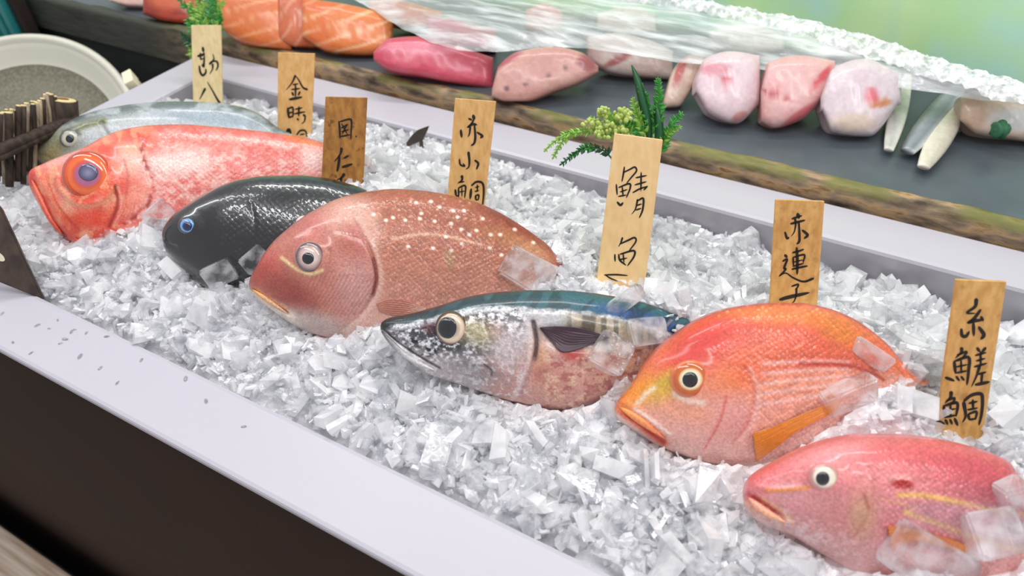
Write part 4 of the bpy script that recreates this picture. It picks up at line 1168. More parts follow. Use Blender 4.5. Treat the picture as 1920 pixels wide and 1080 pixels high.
M_bed = ice_material('packed_ice', -0.3, 0.1, 0.8, 0.75, 0.0, 0.0)
M_ice = ice_material('crushed_ice', 0.60, 0.03, 0.10, 0.8, 0.12, 0.32)
M_clear = ice_material('clear_ice', 0.80, 0.03, 0.25, 0.72, 0.15, 0.08)

# height of the ice: it meets the lower edge of every fish and falls to the rim
ctrl = []
for fsh in FISH:
    lo = fsh.low[fsh.skip:]
    lo = np.array([lo[0] + (lo[-1] - lo[0]) * 0 if len(lo) == 1 else p for p in lo])
    dense = np.vstack([np.linspace(lo[i], lo[i + 1], 5)[:-1] for i in range(len(lo) - 1)] + [lo[-1:]])
    P = fsh.pl.P(dense[:, 0], dense[:, 1], fsh.surf(dense[:, 0], dense[:, 1]) * 0.8)
    ctrl += [(p[0], p[1], min(p[2], 0.075)) for p in P]
for x in np.linspace(XL + RIM, XR - RIM, 22):
    ctrl.append((x, RIM + 0.004, -0.006)); ctrl.append((x, RIM + 0.03, -0.002))
    zb = np.interp(x, [-0.44, -0.30, -0.18, -0.06, 0.06, 0.2, 0.4, 0.9], [-0.04, -0.022, -0.010, -0.010, -0.02, -0.03, -0.036, -0.036])
    ctrl.append((x, YB - RIM - 0.004, zb)); ctrl.append((x, YB - RIM - 0.03, zb + 0.006))
for y in np.linspace(0.1, 0.40, 6):
    ctrl.append((XL + RIM + 0.004, y, -0.004)); ctrl.append((XR - RIM, y, 0.0))
for px, py, z in ((1165, 534, 0.006), (1300, 520, 0.004), (1080, 400, -0.006), (980, 350, -0.008), (760, 300, -0.008), (720, 340, 0.0), (1640, 590, -0.008), (1750, 650, 0.0), (1850, 700, 0.004), (1380, 440, -0.016), (1700, 560, -0.02),
                  (420, 620, 0.0), (300, 600, 0.0), (200, 540, 0.0), (620, 740, 0.0), (800, 830, 0.0), (1000, 900, 0.0), (1200, 980, 0.0), (1100, 830, 0.0), (1350, 980, 0.0), (40, 400, 0.004), (470, 205, -0.012), (1790, 840, 0.012), (1700, 770, 0.012)):
    p = at(px, py, z); ctrl.append(tuple(p))
ctrl = np.array(ctrl)


def ice_z(x, y):
    x = np.asarray(x, float).ravel(); y = np.asarray(y, float).ravel()
    out = np.zeros(len(x))
    for s in range(0, len(x), 20000):
        d2 = (x[s:s + 20000, None] - ctrl[None, :, 0]) ** 2 + (y[s:s + 20000, None] - ctrl[None, :, 1]) ** 2 + 0.00012
        w = d2 ** -1.8
        out[s:s + 20000] = (w * ctrl[None, :, 2]).sum(1) / w.sum(1)
    return out


def blocked(P, grow=0.0, front=0.045, back=-0.035, size=0.0):
    """points that lie in or right in front of the part of a fish that the ice leaves free"""
    bad = np.zeros(len(P), bool)
    for fsh in FISH:
        poly_px = np.vstack([fsh.top[fsh.top[:, 0] <= fsh.low[-1][0]], fsh.low[::-1][:-1]])
        V = fsh.pl.P(poly_px[:, 0], poly_px[:, 1], np.zeros(len(poly_px)))
        a, u, _ = fsh.pl.loc(V); pa, pu, pn = fsh.pl.loc(P)
        ins = inside(pa, pu + grow, np.stack([a, u], -1)) | inside(pa, pu, np.stack([a, u], -1))
        bad |= ins & (pn > back) & (pn < front)
    for pl, c in TAGS + [TAILFIN]:
        V = pl.P(c[:, 0], c[:, 1], np.zeros(len(c))); a, u, _ = pl.loc(V); pa, pu, pn = pl.loc(P)
        for sx, su in ((0, 0.003), (0.45, 0), (-0.45, 0), (0, 0.45)):
            bad |= inside(pa + sx * size, pu + su * size + 0.001, np.stack([a, u], -1)) & (pn > -0.004) & (pn < 0.035)
    return bad


rng = np.random.default_rng(11)
# bed surface
gx = np.arange(XL + RIM + 0.001, XR - RIM, 0.003); gy = np.arange(RIM + 0.001, YB - RIM, 0.003)
GX, GY = np.meshgrid(gx, gy, indexing='ij')
GZ = ice_z(GX, GY).reshape(GX.shape)
GZ = GZ - 0.0035 - 0.010 * np.exp(-((GY - RIM) / 0.012) ** 2) + 0.009 * (fbm(GX * 120, GY * 120, 3, 3) - 0.5) + 0.007 * (noise2(GX * 260, GY * 260, 5) - 0.5)
bad = blocked(np.stack([GX, GY, GZ], -1).reshape(-1, 3), 0.0, 0.03).reshape(GX.shape)
GZ = np.where(bad, GZ - 0.012, GZ)
Vbed = np.stack([GX, GY, GZ], -1).reshape(-1, 3)
Fbed = grid_faces(len(gx), len(gy))


def shard(r, size, flat=None):
    """one broken piece: hull of a jittered, chipped block"""
    s = np.array([1.0, r.uniform(0.35, 0.9), r.uniform(0.10, 0.5) if flat is None else flat]) * size * 0.5
    pts = np.array([(x, y, z) for x in (-1, 1) for y in (-1, 1) for z in (-1, 1)], float)
    pts *= r.uniform(0.5, 1.1, (8, 3))
    extra = r.uniform(-1, 1, (2, 3)); extra /= np.abs(extra).max(1)[:, None]
    return np.vstack([pts, extra * 1.05]) * s


def hull(pts):
    bm = bmesh.new(); vs = [bm.verts.new(p) for p in pts]
    r = bmesh.ops.convex_hull(bm, input=vs)
    bmesh.ops.delete(bm, geom=[v for v in bm.verts if not v.link_faces], context='VERTS')
    bm.verts.index_update()
    V = np.array([v.co[:] for v in bm.verts]); Fc = [[v.index for v in f.verts] for f in bm.faces]
    bm.free(); return V, np.array(Fc)


LIB = [hull(shard(rng, 1.0)) for _ in range(70)]


def rand_rot(r, tilt=None):
    q = r.normal(size=4)
    if tilt is not None:
        ang = r.uniform(0, 2 * math.pi); ax = r.normal(size=3); ax[2] *= 0.3; ax /= np.linalg.norm(ax); th = r.normal() * tilt
        A = np.array(Matrix.Rotation(ang, 3, 'Z')); B = np.array(Matrix.Rotation(th, 3, Vector(ax)))
        return B @ A
    q /= np.linalg.norm(q); w, x, y, z = q
    return np.array([[1 - 2 * (y * y + z * z), 2 * (x * y - z * w), 2 * (x * z + y * w)], [2 * (x * y + z * w), 1 - 2 * (x * x + z * z), 2 * (y * z - x * w)], [2 * (x * z - y * w), 2 * (y * z + x * w), 1 - 2 * (x * x + y * y)]])


VV, FF, off = [Vbed], [np.concatenate([Fbed[:, [0, 1, 2]], Fbed[:, [0, 2, 3]]])], len(Vbed)


def scatter(n, smin, smax, lift, power=2.0, tight=False):
    global off
    x = rng.uniform(XL + RIM + 0.004, XR - RIM - 0.004, n); y = rng.uniform(RIM + 0.004, YB - RIM - 0.004, n)
    size = smin + (smax - smin) * rng.random(n) ** power
    z = ice_z(x, y) + rng.uniform(-0.5, 0.4, n) * size * 0.5 + lift
    P = np.stack([x, y, z], -1)
    ok = ~blocked(P, 0.0, 0.045, -0.012, size) if tight else ~blocked(P, 0.003, size=size) & ~blocked(P + [0, 0, 1] * size[:, None] * 0.45, 0.0) & ~blocked(P + np.array([0.3, -0.5, 0])[None] * size[:, None], 0.0)
    # stay inside the rim
    e = size * 0.42
    ok &= (y - e > RIM) & (y + e < YB - RIM) & (x - e > XL + RIM)
    for p, s in zip(P[ok], size[ok]):
        V, Fc = LIB[rng.integers(len(LIB))]
        VV.append((V * s) @ rand_rot(rng).T + p); FF.append(Fc + off); off += len(V)
    return int(ok.sum())


n1 = scatter(10500, 0.008, 0.029, 0.001, 2.0)
n2 = scatter(14000, 0.004, 0.011, 0.003, 1.2)
n3 = scatter(14000, 0.003, 0.0075, 0.0005, 1.0, True)
ice = mesh_from('crushed_ice', np.concatenate(VV), np.concatenate(FF), M_ice, None, False)
ice.data.materials.append(M_bed)
mi = np.zeros(len(ice.data.polygons), np.int32); mi[:2 * len(Fbed)] = 1
ice.data.polygons.foreach_set('material_index', mi)
tag(ice, 'heap of white crushed ice filling the tray round the fish', 'ice', None, 'stuff')


# larger pieces that can be told apart: (label, px, py, on which plane, size m, tilt)
def ice_piece(label, px, py, size, fsh=None, z=0.006, lift=0.004, seed=0, flat=0.55, stretch=(1.0, 0.8)):
    r = np.random.default_rng(seed)
    c = fsh.pl.P(np.array(float(px)), np.array(float(py)), np.array(float(fsh.surf(px, py)) + lift)) if fsh is not None else at(px, py, z)
    pts = np.array([(x, y, w) for x in (-1, 1) for y in (-1, 1) for w in (-1, 1)], float) * r.uniform(0.8, 1.05, (8, 3)) * np.array([stretch[0], stretch[1], flat]) * size * 0.5
    bm = bmesh.new(); vs = [bm.verts.new(p) for p in pts]; bmesh.ops.convex_hull(bm, input=vs)
    bmesh.ops.bevel(bm, geom=list(bm.edges), offset=size * 0.05, segments=2, affect='EDGES')
    base = Matrix(((fsh or madai).pl.a, (fsh or madai).pl.u, (fsh or madai).pl.n)).transposed() if fsh is not None else Matrix.Rotation(r.uniform(0, 6), 3, 'Z')
    R = base @ Matrix.Rotation(r.uniform(-0.7, 0.7), 3, 'Z') @ Matrix.Rotation(r.uniform(-0.4, 0.4), 3, 'X')
    bmesh.ops.transform(bm, matrix=R.to_4x4(), verts=bm.verts)
    o = bm_obj('ice_piece', bm, M_clear); o.location = [float(v) for v in c]
    return tag(o, label, 'ice', 'larger ice pieces')


ice_piece('clear ice block wedged between the snout of the spotted fish and the black fish', 478, 488, 0.022, dark, 0, 0.006, 3, 0.8)
ice_piece('glassy ice block under the chin of the black fish', 412, 512, 0.024, dark, 0, 0.006, 5, 0.7)
ice_piece('big wet ice lump lying on the tail of the spotted fish', 990, 508, 0.034, madai, 0, 0.006, 7, 0.5, (1.3, 0.8))
ice_piece('rounded ice lump leaning on the dark fin of the blue-backed fish', 1146, 662, 0.026, mack, 0, 0.004, 8, 0.6, (1.0, 1.0))
ice_piece('ice sliver bridging the rear back of the blue-backed fish', 1170, 566, 0.022, mack, 0, 0.004, 9, 0.35, (1.4, 0.5))
ice_piece('ice lump standing between the blue-backed fish and the orange red one', 1212, 622, 0.024, mack, 0, 0.006, 10, 0.6)
ice_piece('flat ice piece on the tail of the orange red fish', 1634, 664, 0.020, red, 0, 0.003, 12, 0.4, (1.3, 0.6))
ice_piece('ice lump under the rear belly of the orange red fish', 1590, 740, 0.024, red, 0, 0.006, 13, 0.6, (1.4, 0.7))
ice_piece('large square ice chunk on the rear flank of the yellow-striped fish', 1858, 1000, 0.024, thread, 0, 0.008, 14, 0.8, (1.0, 1.0))
ice_piece('ice chunk at the right frame edge against the yellow-striped fish', 1905, 945, 0.020, thread, 0, 0.007, 15, 0.7, (0.7, 1.3))
ice_piece('wide ice lump covering the belly of the yellow-striped fish', 1740, 1052, 0.034, thread, 0, 0.008, 16, 0.6, (1.3, 0.8))
ice_piece('ice lump at the gill of the red big-eyed fish beside the black snout', 300, 402, 0.024, alf, 0, 0.005, 17, 0.6, (1.1, 0.9))
ice_piece('ridged ice block at the front rim below the blue-backed fish', 820, 856, 0.024, None, 0.004, 0, 18, 0.6, (1.2, 0.7))
ice_piece('small clear ice cube right of the cream tag near the blue back', 1282, 545, 0.013, None, 0.014, 0, 19, 0.8)


# ================================================================== left side: dish, brushwood fence, bits
# large ceramic dish lying left of the tray
M_dish = plain('speckled_glaze', '#dedccb', 0.3, 0, 0.04, 40)
m, nt, b = new_mat('grey_beige_glaze'); M_dish_in = m
tc = nt.nodes.new('ShaderNodeTexCoord'); nz = nt.nodes.new('ShaderNodeTexNoise'); nz.inputs['Scale'].default_value = 260; nz.inputs['Detail'].default_value = 3
nt.links.new(tc.outputs['Object'], nz.inputs['Vector'])
cr = nt.nodes.new('ShaderNodeValToRGB'); cr.color_ramp.elements[0].position = 0.36; cr.color_ramp.elements[1].position = 0.66
cr.color_ramp.elements[0].color = (*hexc('#6c6856'), 1); cr.color_ramp.elements[1].color = (*hexc('#8a8672'), 1)
nt.links.new(nz.outputs['Fac'], cr.inputs[0]); nt.links.new(cr.outputs[0], b.inputs['Base Color']); b.inputs['Roughness'].default_value = 0.35
_d = ray(14, 288); pc = CAMP + _d * ((-0.735 - CAMP[0]) / _d[0])
DR = 252 / F * float((pc - CAMP) @ (CAMR @ np.array([0, 0, -1.0])))
_rt = CAMR @ np.array([1.0, 0, 0]); _rt[2] = 0; _rt /= np.linalg.norm(_rt)
DTILT = np.array(Matrix.Rotation(math.radians(36), 3, Vector(_rt)))      # propped up towards the viewer
droot = empty('ceramic_dish', (pc[0], pc[1], pc[2] - 0.62 * DR), 'large round grey beige ceramic dish with pale rim at the upper left', 'dish')


def revolve(name, prof, mat, parent, cen, seg=96):
    a = np.linspace(0, 2 * math.pi, seg, endpoint=False)
    V = np.array([[(r * math.cos(t), r * math.sin(t), z) for t in a] for r, z in prof]) @ DTILT.T + cen
    return mesh_from(name, V, grid_faces(len(prof), seg, True), mat, parent)


R_ = DR
revolve('rim', [(R_ * 0.80, -0.024), (R_ * 0.84, -0.020), (R_ * 0.90, -0.010), (R_ * 0.93, -0.0065), (R_ * 0.938, -0.0062), (R_ * 0.948, -0.001), (R_ * 0.985, 0), (R_, -0.003), (R_ * 0.995, -0.007), (R_ * 0.93, -0.014), (R_ * 0.86, -0.026), (R_ * 0.7, -0.036), (R_ * 0.55, -0.04), (0.001, -0.04)], M_dish, droot, pc)
revolve('well', [(R_ * 0.805, -0.0236), (R_ * 0.76, -0.027), (R_ * 0.66, -0.029), (R_ * 0.4, -0.030), (0.001, -0.030)], M_dish_in, droot, pc)
DZ = float(pc[2] - 0.64 * DR + 0.05 - 0.03)
# low shelf the dish stands on
bm = bmesh.new(); bm_box(bm, -1.7, XL - 0.006, 0.02, YC - 0.002, DZ - 0.085, DZ - 0.05, 0.002)
M_shelf = plain('dark_side_table', '#33332c', 0.45, 0, 0.3, 10)
shelf = tag(bm_obj('side_table', bm, M_shelf), 'dark side table under the round ceramic dish', 'table')
bm = bmesh.new(); bm_box(bm, -1.68, XL - 0.02, 0.04, YC - 0.02, -0.80, DZ - 0.085); bm_obj('base', bm, M_shelf, shelf)

# cream scrap between dish and tray rim
q = at(247, 152, -0.02)
bm = bmesh.new(); bm_box(bm, -0.012, 0.012, -0.006, 0.006, -0.008, 0.008, 0.001)
o = bm_obj('paper_slip', bm, plain('cream_paper', '#efe6c8', 0.7)); o.location = [float(v) for v in at_y(246, 152, 0.36)]; o.rotation_euler = (0.3, 0.2, -0.6)
tag(o, 'small cream slip wedged between the dish and the tray corner', 'paper')
bm = bmesh.new(); bm_box(bm, -0.011, 0.011, -0.005, 0.005, -0.06, -0.008); 
s_ = bm_obj('stub', bm, plain('cream_card', '#d8cfae', 0.7)); s_.parent = o

# brushwood fence along the left end of the tray
froot_p = at(120, 300, 0.0)
M_bark = wood_mat('dark_bark', '#4a3a2e', '#1f1712', (10, 10, 1), 20, 0.75)
M_cut = plain('cut_wood', '#e6d29a', 0.7, 0, 0.15, 200)
M_core = plain('pith', '#8a5a2a', 0.8)
M_pale = wood_mat('pale_twig', '#b7a88e', '#7d6c58', (10, 10, 1), 20, 0.7)
FX = XL + RIM + 0.028                        # fence line
frt = empty('brushwood_fence', (FX, 0.2, -0.01), 'low fence of dark brushwood twigs at the left end of the tray', 'fence')


def on_fx(px, py, dx=0.0):
    d = ray(px, py); t = (FX + dx - CAMP[0]) / d[0]
    return CAMP + d * t


def stick(name, p0, p1, r, mat, parent, cut=True, r1=None):
    p0, p1 = np.array(p0), np.array(p1)
    t = np.linspace(0, 1, 6)[:, None]
    rs2 = np.random.default_rng(int(abs(p0[1] * 1e5)) % 99991)
    pts = p0 * (1 - t) + p1 * t + rs2.normal(0, r * 0.12, (6, 3)) * np.sin(np.pi * t)
    V, Fc = tube(pts, np.linspace(r, r1 or r, 6), 10)
    o = mesh_from(name, V, Fc, mat, parent)
    if cut:
        ax = (p1 - p0) / np.linalg.norm(p1 - p0)
        V, Fc = tube([p1 - ax * 0.0002, p1 + ax * 0.0012], [(r1 or r) * 0.96, (r1 or r) * 0.85], 14)
        mesh_from('cut_end', V, Fc, M_cut, o)
    return o


# thick post
pt_ = on_fx(118, 188); pb_ = on_fx(121, 330)
rp = 0.0132
post = stick('post', pb_, pt_, rp, M_bark, frt)
ax = (pt_ - pb_) / np.linalg.norm(pt_ - pb_)
V, Fc = tube([pt_ + ax * 0.0010, pt_ + ax * 0.0018], [rp * 0.42, rp * 0.40], 14)
mesh_from('pith', V, Fc, M_core, post)
# twigs: top and foot read along the fence
tw = [(-38, 232, -46, 330, 8, 0), (-22, 226, -28, 330, 6, 1), (0, 213, 4, 330, 5, 0), (7, 212, 10, 345, 5, 1), (16, 212, 18, 350, 7, 0), (26, 215, 40, 330, 4, 1), (31, 208, 48, 320, 4, 0), (44, 199, 44, 345, 5, 0),
      (54, 198, 56, 345, 6, 1), (66, 192, 64, 350, 6, 0), (74, 190, 82, 330, 4, 1), (80, 186, 88, 330, 5, 0), (90, 176, 106, 300, 4, 1), (96, 178, 112, 300, 4, 0), (14, 212, 26, 340, 4, 0), (36, 206, 30, 340, 4, 1), (62, 196, 76, 330, 4, 0)]
tw += [(x, 214 - 0.35 * x + 6 * math.sin(x), x + 6 * math.cos(x * 3), 340, 3 + (x % 3), int(x % 4 == 2)) for x in (-32, -14, 3, 12, 22, 35, 50, 60, 70, 86, 94, 103)]
for i, (x0, y0, x1, y1, rpx, pale) in enumerate(tw):
    dx = 0.004 * math.sin(i * 2.1)
    p1 = on_fx(x0, y0, dx); p0 = on_fx(x1, y1, dx + 0.002)
    stick('twig', p0, p1, rpx * 0.00052, M_pale if pale else M_bark, frt)
# binding rail
ra, rb = on_fx(-70, 312, 0.008), on_fx(146, 222, 0.010)
stick('rail', ra, rb, 0.0058, M_bark, frt, False)
ra, rb = on_fx(-70, 326, 0.010), on_fx(130, 236, 0.012)
stick('rail', ra, rb, 0.0035, M_bark, frt, False)

# teal crate and dark post in the far left corner of the counter
M_teal = plain('teal_plastic', '#2f8f8c', 0.35, 0, 0.25, 30)
bm = bmesh.new()
c0 = at_y(34, 50, 0.446); CB = DZ - 0.0495
bm = bmesh.new()
for k in range(9):
    bm_box(bm, c0[0] - k * 0.024 - 0.017, c0[0] - k * 0.024, 0.438, 0.448, CB, c0[2] + 0.12, 0.003)
bm_box(bm, c0[0] - 0.21, c0[0] - 0.002, 0.446, 0.468, CB, c0[2] + 0.115, 0.003)
tag(bm_obj('plastic_crate', bm, M_teal), 'teal ribbed plastic crate in the upper left corner', 'crate')
bm = bmesh.new(); bm_box(bm, c0[0] + 0.003, c0[0] + 0.020, 0.446, 0.464, CB, c0[2] + 0.14, 0.002)
tag(bm_obj('wooden_post', bm, plain('dark_post', '#2a1d18', 0.6, 0, 0.3, 20)), 'dark wooden post beside the teal crate', 'post')


# ================================================================== sashimi blocks on the slate
M_meat = attr_mat('fish_meat', 0.4, 0.35, 0.15, 0.5, 0.2, 260, 0.06)


def block(name, label, cat, top, bot, depth_px, thick, paint, group='raw fish pieces on the slate', lean=42, yaw=0, n=90, ny=44, z=None):
    """a soft block: outline along x (upper and lower line), thickness towards the viewer and away"""
    top = np.array(top, float); bot = np.array(bot, float)
    pl = Plane(at(*depth_px, ZC if z is None else z), yaw, lean)
    x0, x1 = top[0][0], top[-1][0]
    xs = x0 + (x1 - x0) * (1 - np.cos(np.linspace(0, math.pi, n))) / 2
    yt = pchip(top[:, 0], top[:, 1], xs); yb = np.maximum(pchip(bot[:, 0], bot[:, 1], xs), yt + 0.5)
    phi = np.linspace(0, 2 * math.pi, ny * 2, endpoint=False)
    sq = lambda v, e: np.sign(v) * np.abs(v) ** e
    q = 0.5 - 0.5 * sq(np.cos(phi), 0.55)
    endt = np.clip(np.sin(np.linspace(0, math.pi, n)), 0, 1) ** 0.35
    px = np.repeat(xs[:, None], len(phi), 1); py = yt[:, None] + (yb - yt)[:, None] * q[None]
    w = thick * endt[:, None] * sq(np.sin(phi), 0.55)[None]
    w = w + 0.002 * (fbm(px / 30, py / 30, 7) - 0.5)
    p = Paint(px, py, '#ffffff'); paint(p, q[None] + 0 * px); p.c = p.c ** 1.12 * 0.9
    return tag(mesh_from(name, pl.P(px, py, w), grid_faces(n, len(phi), True), M_meat, None, True, p.c), label, cat, group)


def salmon(base, pale, ang):
    def f(p, q):
        p.c[:] = hexc(base)
        s = np.sin((p.x * math.cos(ang) + p.y * math.sin(ang)) / 4.2 + 2.2 * fbm(p.x / 40, p.y / 40, 3))
        p.mix(sstep(0.55, 0.95, s), pale, 0.8)
        p.mix(sstep(0.4, 0.7, fbm(p.x / 50, p.y / 30, 5)), '#d9642a', 0.5)
    return f


def meat(base, *layers):
    def f(p, q):
        p.c[:] = hexc(base)
        p.mix(sstep(0.4, 0.65, fbm(p.x / 26, p.y / 20, 8)), layers[0][0] if layers else base, 0.5)
        for L in layers[1:]:
            p.ell(*L)
        p.mul(0.94 + 0.12 * fbm(p.x / 8, p.y / 8, 6))
    return f


block('fish_fillet', 'pale pink strip beyond the brick red block at the upper left', 'fish', [(205, -20), (235, -14), (275, -20)], [(205, 2), (240, 12), (275, 14)], (240, 20), .012, meat('#e8cfc4', ('#d8a89c',)))
block('salmon_block', 'brick red fish block left of the pale tag with grass', 'fish', [(268, -24), (320, -20), (372, -16)], [(268, 26), (310, 40), (372, 48)], (320, 44), .016, meat('#b8472c', ('#8a3020',), ('#d06a40', 320, 0, 40, 16)))
block('salmon_block', 'orange salmon piece right behind the pale tag, farthest left of the salmon', 'fish', [(404, -26), (470, -18), (548, -6)], [(404, 46), (455, 80), (548, 96)], (470, 92), .020, salmon('#e07f46', '#eea674', 1.3))
block('salmon_block', 'narrow salmon piece between the two wide ones, reddish side', 'fish', [(520, -22), (550, -18), (600, -8)], [(520, 74), (555, 88), (600, 90)], (560, 96), .016, salmon('#d4774e', '#e2a184', 0.6))
block('salmon_block', 'wide salmon piece with white stripes next to the tuna', 'fish', [(566, -4), (640, 6), (700, 20), (735, 34)], [(566, 70), (620, 98), (690, 104), (735, 92)], (650, 108), .022, salmon('#e68a4c', '#f6c49a', 1.25))
block('salmon_block', 'salmon piece lying behind the tuna under the plastic', 'fish', [(690, -16), (760, 2), (830, 22)], [(690, 40), (760, 52), (830, 60)], (760, 72), .018, salmon('#e28a3c', '#efb070', 0.4))
block('tuna_block', 'deep pink tuna block lying foremost on the slate', 'fish', [(700, 98), (730, 72), (780, 68), (850, 84), (925, 108)], [(700, 112), (730, 132), (790, 144), (860, 158), (925, 168)], (800, 156), .022, meat('#d2566c', ('#dd7084',), ('#e890a0', 800, 90, 80, 12)))
block('tuna_block', 'pink tuna block behind the foremost one, below the plastic', 'fish', [(800, 26), (850, 36), (930, 54)], [(800, 80), (860, 90), (930, 98)], (860, 106), .018, meat('#cf5a70', ('#b84058',)))
block('fish_fillet', 'pinkish tan fillet with dark dots beside the tuna', 'fish', [(922, 168), (936, 122), (980, 94), (1040, 88), (1090, 98), (1122, 124)], [(922, 180), (950, 190), (985, 190), (1040, 172), (1085, 156), (1122, 136)], (980, 196), .020,
      meat('#d09c94', ('#dcb4a4',), ('#8a6a66', 1028, 140, 6, 5), ('#8a6a66', 1060, 126, 5, 4), ('#8a6a66', 985, 158, 5, 4), ('#8a6a66', 950, 166, 5, 5), ('#bb6a70', 950, 112, 30, 8, -30), ('#a86060', 1100, 118, 20, 16, 40)))
block('white_fish_block', 'whitish fish piece behind the leafy sprig', 'fish', [(1100, 70), (1150, 62), (1215, 74), (1262, 96)], [(1100, 116), (1150, 138), (1215, 146), (1262, 150)], (1180, 152), .018, meat('#e2cdc6', ('#d4aaa4',), ('#b86a6a', 1160, 112, 30, 7, -25)))
block('fish_strip', 'narrow cream strip of fish right of the leafy sprig', 'fish', [(1244, 186), (1262, 130), (1290, 104), (1320, 96)], [(1244, 202), (1272, 200), (1296, 170), (1320, 120)], (1268, 208), .012, meat('#d8c0ae', ('#c8a89a',), ('#c06a66', 1276, 130, 8, 34, 20)))
block('white_fish_block', 'pale pink block with a small red spot, leftmost of the three rounded ones', 'fish', [(1302, 150), (1322, 110), (1370, 96), (1425, 104)], [(1306, 176), (1330, 214), (1380, 232), (1425, 196)], (1365, 236), .024, meat('#e6cdd2', ('#efdde0',), ('#d86a78', 1362, 152, 12, 10), ('#e0a0a8', 1340, 130, 30, 12), ('#d49a98', 1386, 218, 16, 8, -30)))
block('white_fish_block', 'salmon pink folded block, middle of the three rounded ones', 'fish', [(1426, 170), (1442, 116), (1500, 104), (1566, 114)], [(1428, 230), (1450, 240), (1500, 226), (1560, 168)], (1480, 246), .024, meat('#e9bdba', ('#e8a8a6',), ('#c86468', 1456, 178, 30, 5, 20), ('#d8606a', 1540, 146, 28, 7, -50), ('#d87a7c', 1500, 215, 40, 8, -35)))
block('white_fish_block', 'greyish pink block with an orange mark, rightmost of the three rounded ones', 'fish', [(1538, 182), (1560, 130), (1620, 110), (1690, 138)], [(1542, 210), (1560, 248), (1630, 256), (1684, 196)], (1610, 260), .026, meat('#e2d0d6', ('#ece2e4',), ('#e0707c', 1634, 178, 14, 14, 30), ('#d8946a', 1650, 194, 22, 8, -10), ('#e8d4c4', 1600, 230, 40, 18)))


def fillet(name, label, a0, a1, r, cols, hz=0.0, flat=0.45):
    """silver skinned strip lying on the slate between two photo points, tapered"""
    P0, P1 = at(*a0, ZC + 0.004), at(*a1, ZC + 0.012 + hz)
    n, k = 40, 26; t = np.linspace(0, 1, n)
    ax = P1 - P0; ax /= np.linalg.norm(ax); sd = np.cross(ax, [0, 0, 1]); sd /= np.linalg.norm(sd); up = np.cross(sd, ax)
    rr = r * np.clip(np.sin(np.pi * (0.12 + 0.8 * t)), 0, 1) ** 0.7
    a = np.linspace(0, 2 * math.pi, k, endpoint=False)
    V = P0 + (P1 - P0) * t[:, None, None] + rr[:, None, None] * (np.cos(a)[None, :, None] * sd + flat * np.sin(a)[None, :, None] * up) + up * (r * flat)
    C = np.array([hexc(c) for c in cols]); f = (np.cos(a) + 1) / 2
    col = np.stack([np.interp(f, np.linspace(0, 1, len(C)), C[:, i]) for i in range(3)], -1)[None].repeat(n, 0)
    col *= 0.85 + 0.3 * fbm(t[:, None] * 14, a[None] * 2, 4)[..., None]
    V = np.concatenate([V, ]); o = mesh_from(name, V, grid_faces(n, k, True), M_meat, None, True, col, np.full(col.shape[:2], 0.15))
    bm = bmesh.new(); bm.from_mesh(o.data); bmesh.ops.holes_fill(bm, edges=bm.edges, sides=0); bm.to_mesh(o.data); bm.free()
    return tag(o, label, 'fish', 'silver fillets on the slate')


fillet('silver_fillet', 'pale silver fillet, left of the three silver ones', (1664, 288), (1700, 146), .0085, ('#d8d6cc', '#b9b9b4', '#e6e2d4'))
fillet('silver_fillet', 'blue grey skinned fillet, middle of the three silver ones', (1698, 294), (1800, 164), .0125, ('#3a3c40', '#9aa0a6', '#7c838a', '#c8cac8'))
fillet('silver_fillet', 'cream backed fillet, right of the three silver ones', (1728, 322), (1796, 206), .0105, ('#efe8d6', '#d8cfbc', '#bdb4a4'))
block('white_fish_block', 'tan and white block at the right edge of the slate', 'fish', [(1800, 182), (1830, 170), (1900, 178), (1990, 200)], [(1800, 226), (1830, 252), (1900, 262), (1990, 280)], (1870, 268), .022, meat('#dcc4b0', ('#e8d8cc',), ('#cdb09a', 1826, 210, 24, 40), ('#dcdad8', 1900, 225, 44, 22)))
bm = bmesh.new(); bmesh.ops.create_icosphere(bm, subdivisions=3, radius=0.0075)
for v in bm.verts:
    v.co *= 1 + 0.25 * math.sin(v.co.x * 900 + v.co.y * 700)
o = bm_obj('herb_garnish', bm, plain('dark_herb', '#3f7a56', 0.6, 0, 0.3, 200), None, True)
o.location = [float(v) for v in Plane(at(1870, 268, ZC), 0, 42).P(np.array(1875.), np.array(243.), np.array(.024))]
tag(o, 'small dark green herb dab on the tan and white block', 'garnish')
# second row under the plastic
for lab, tx, ty, bx, hexs in (('pinkish block of the second row behind the tuna', 985, 42, 1055, ('#d79a9a', ('#c86a70',))), ('cream block of the second row behind the leafy sprig', 1120, 48, 1230, ('#dcd0c4', ('#c8b8a8',))),
                              ('pale block of the second row above the rounded ones', 1330, 80, 1470, ('#d8cfc8', ('#c4c0b8',))), ('greyish block of the second row above the silver fillets', 1540, 96, 1700, ('#c4c4c0', ('#a8b0ac',)))):
    block('white_fish_block', lab, 'fish', [(tx, ty - 22), ((tx + bx) / 2, ty - 36), (bx, ty - 20)], [(tx, ty + 12), ((tx + bx) / 2, ty + 22), (bx, ty + 14)], ((tx + bx) / 2, ty + 20), .016, meat(*hexs))

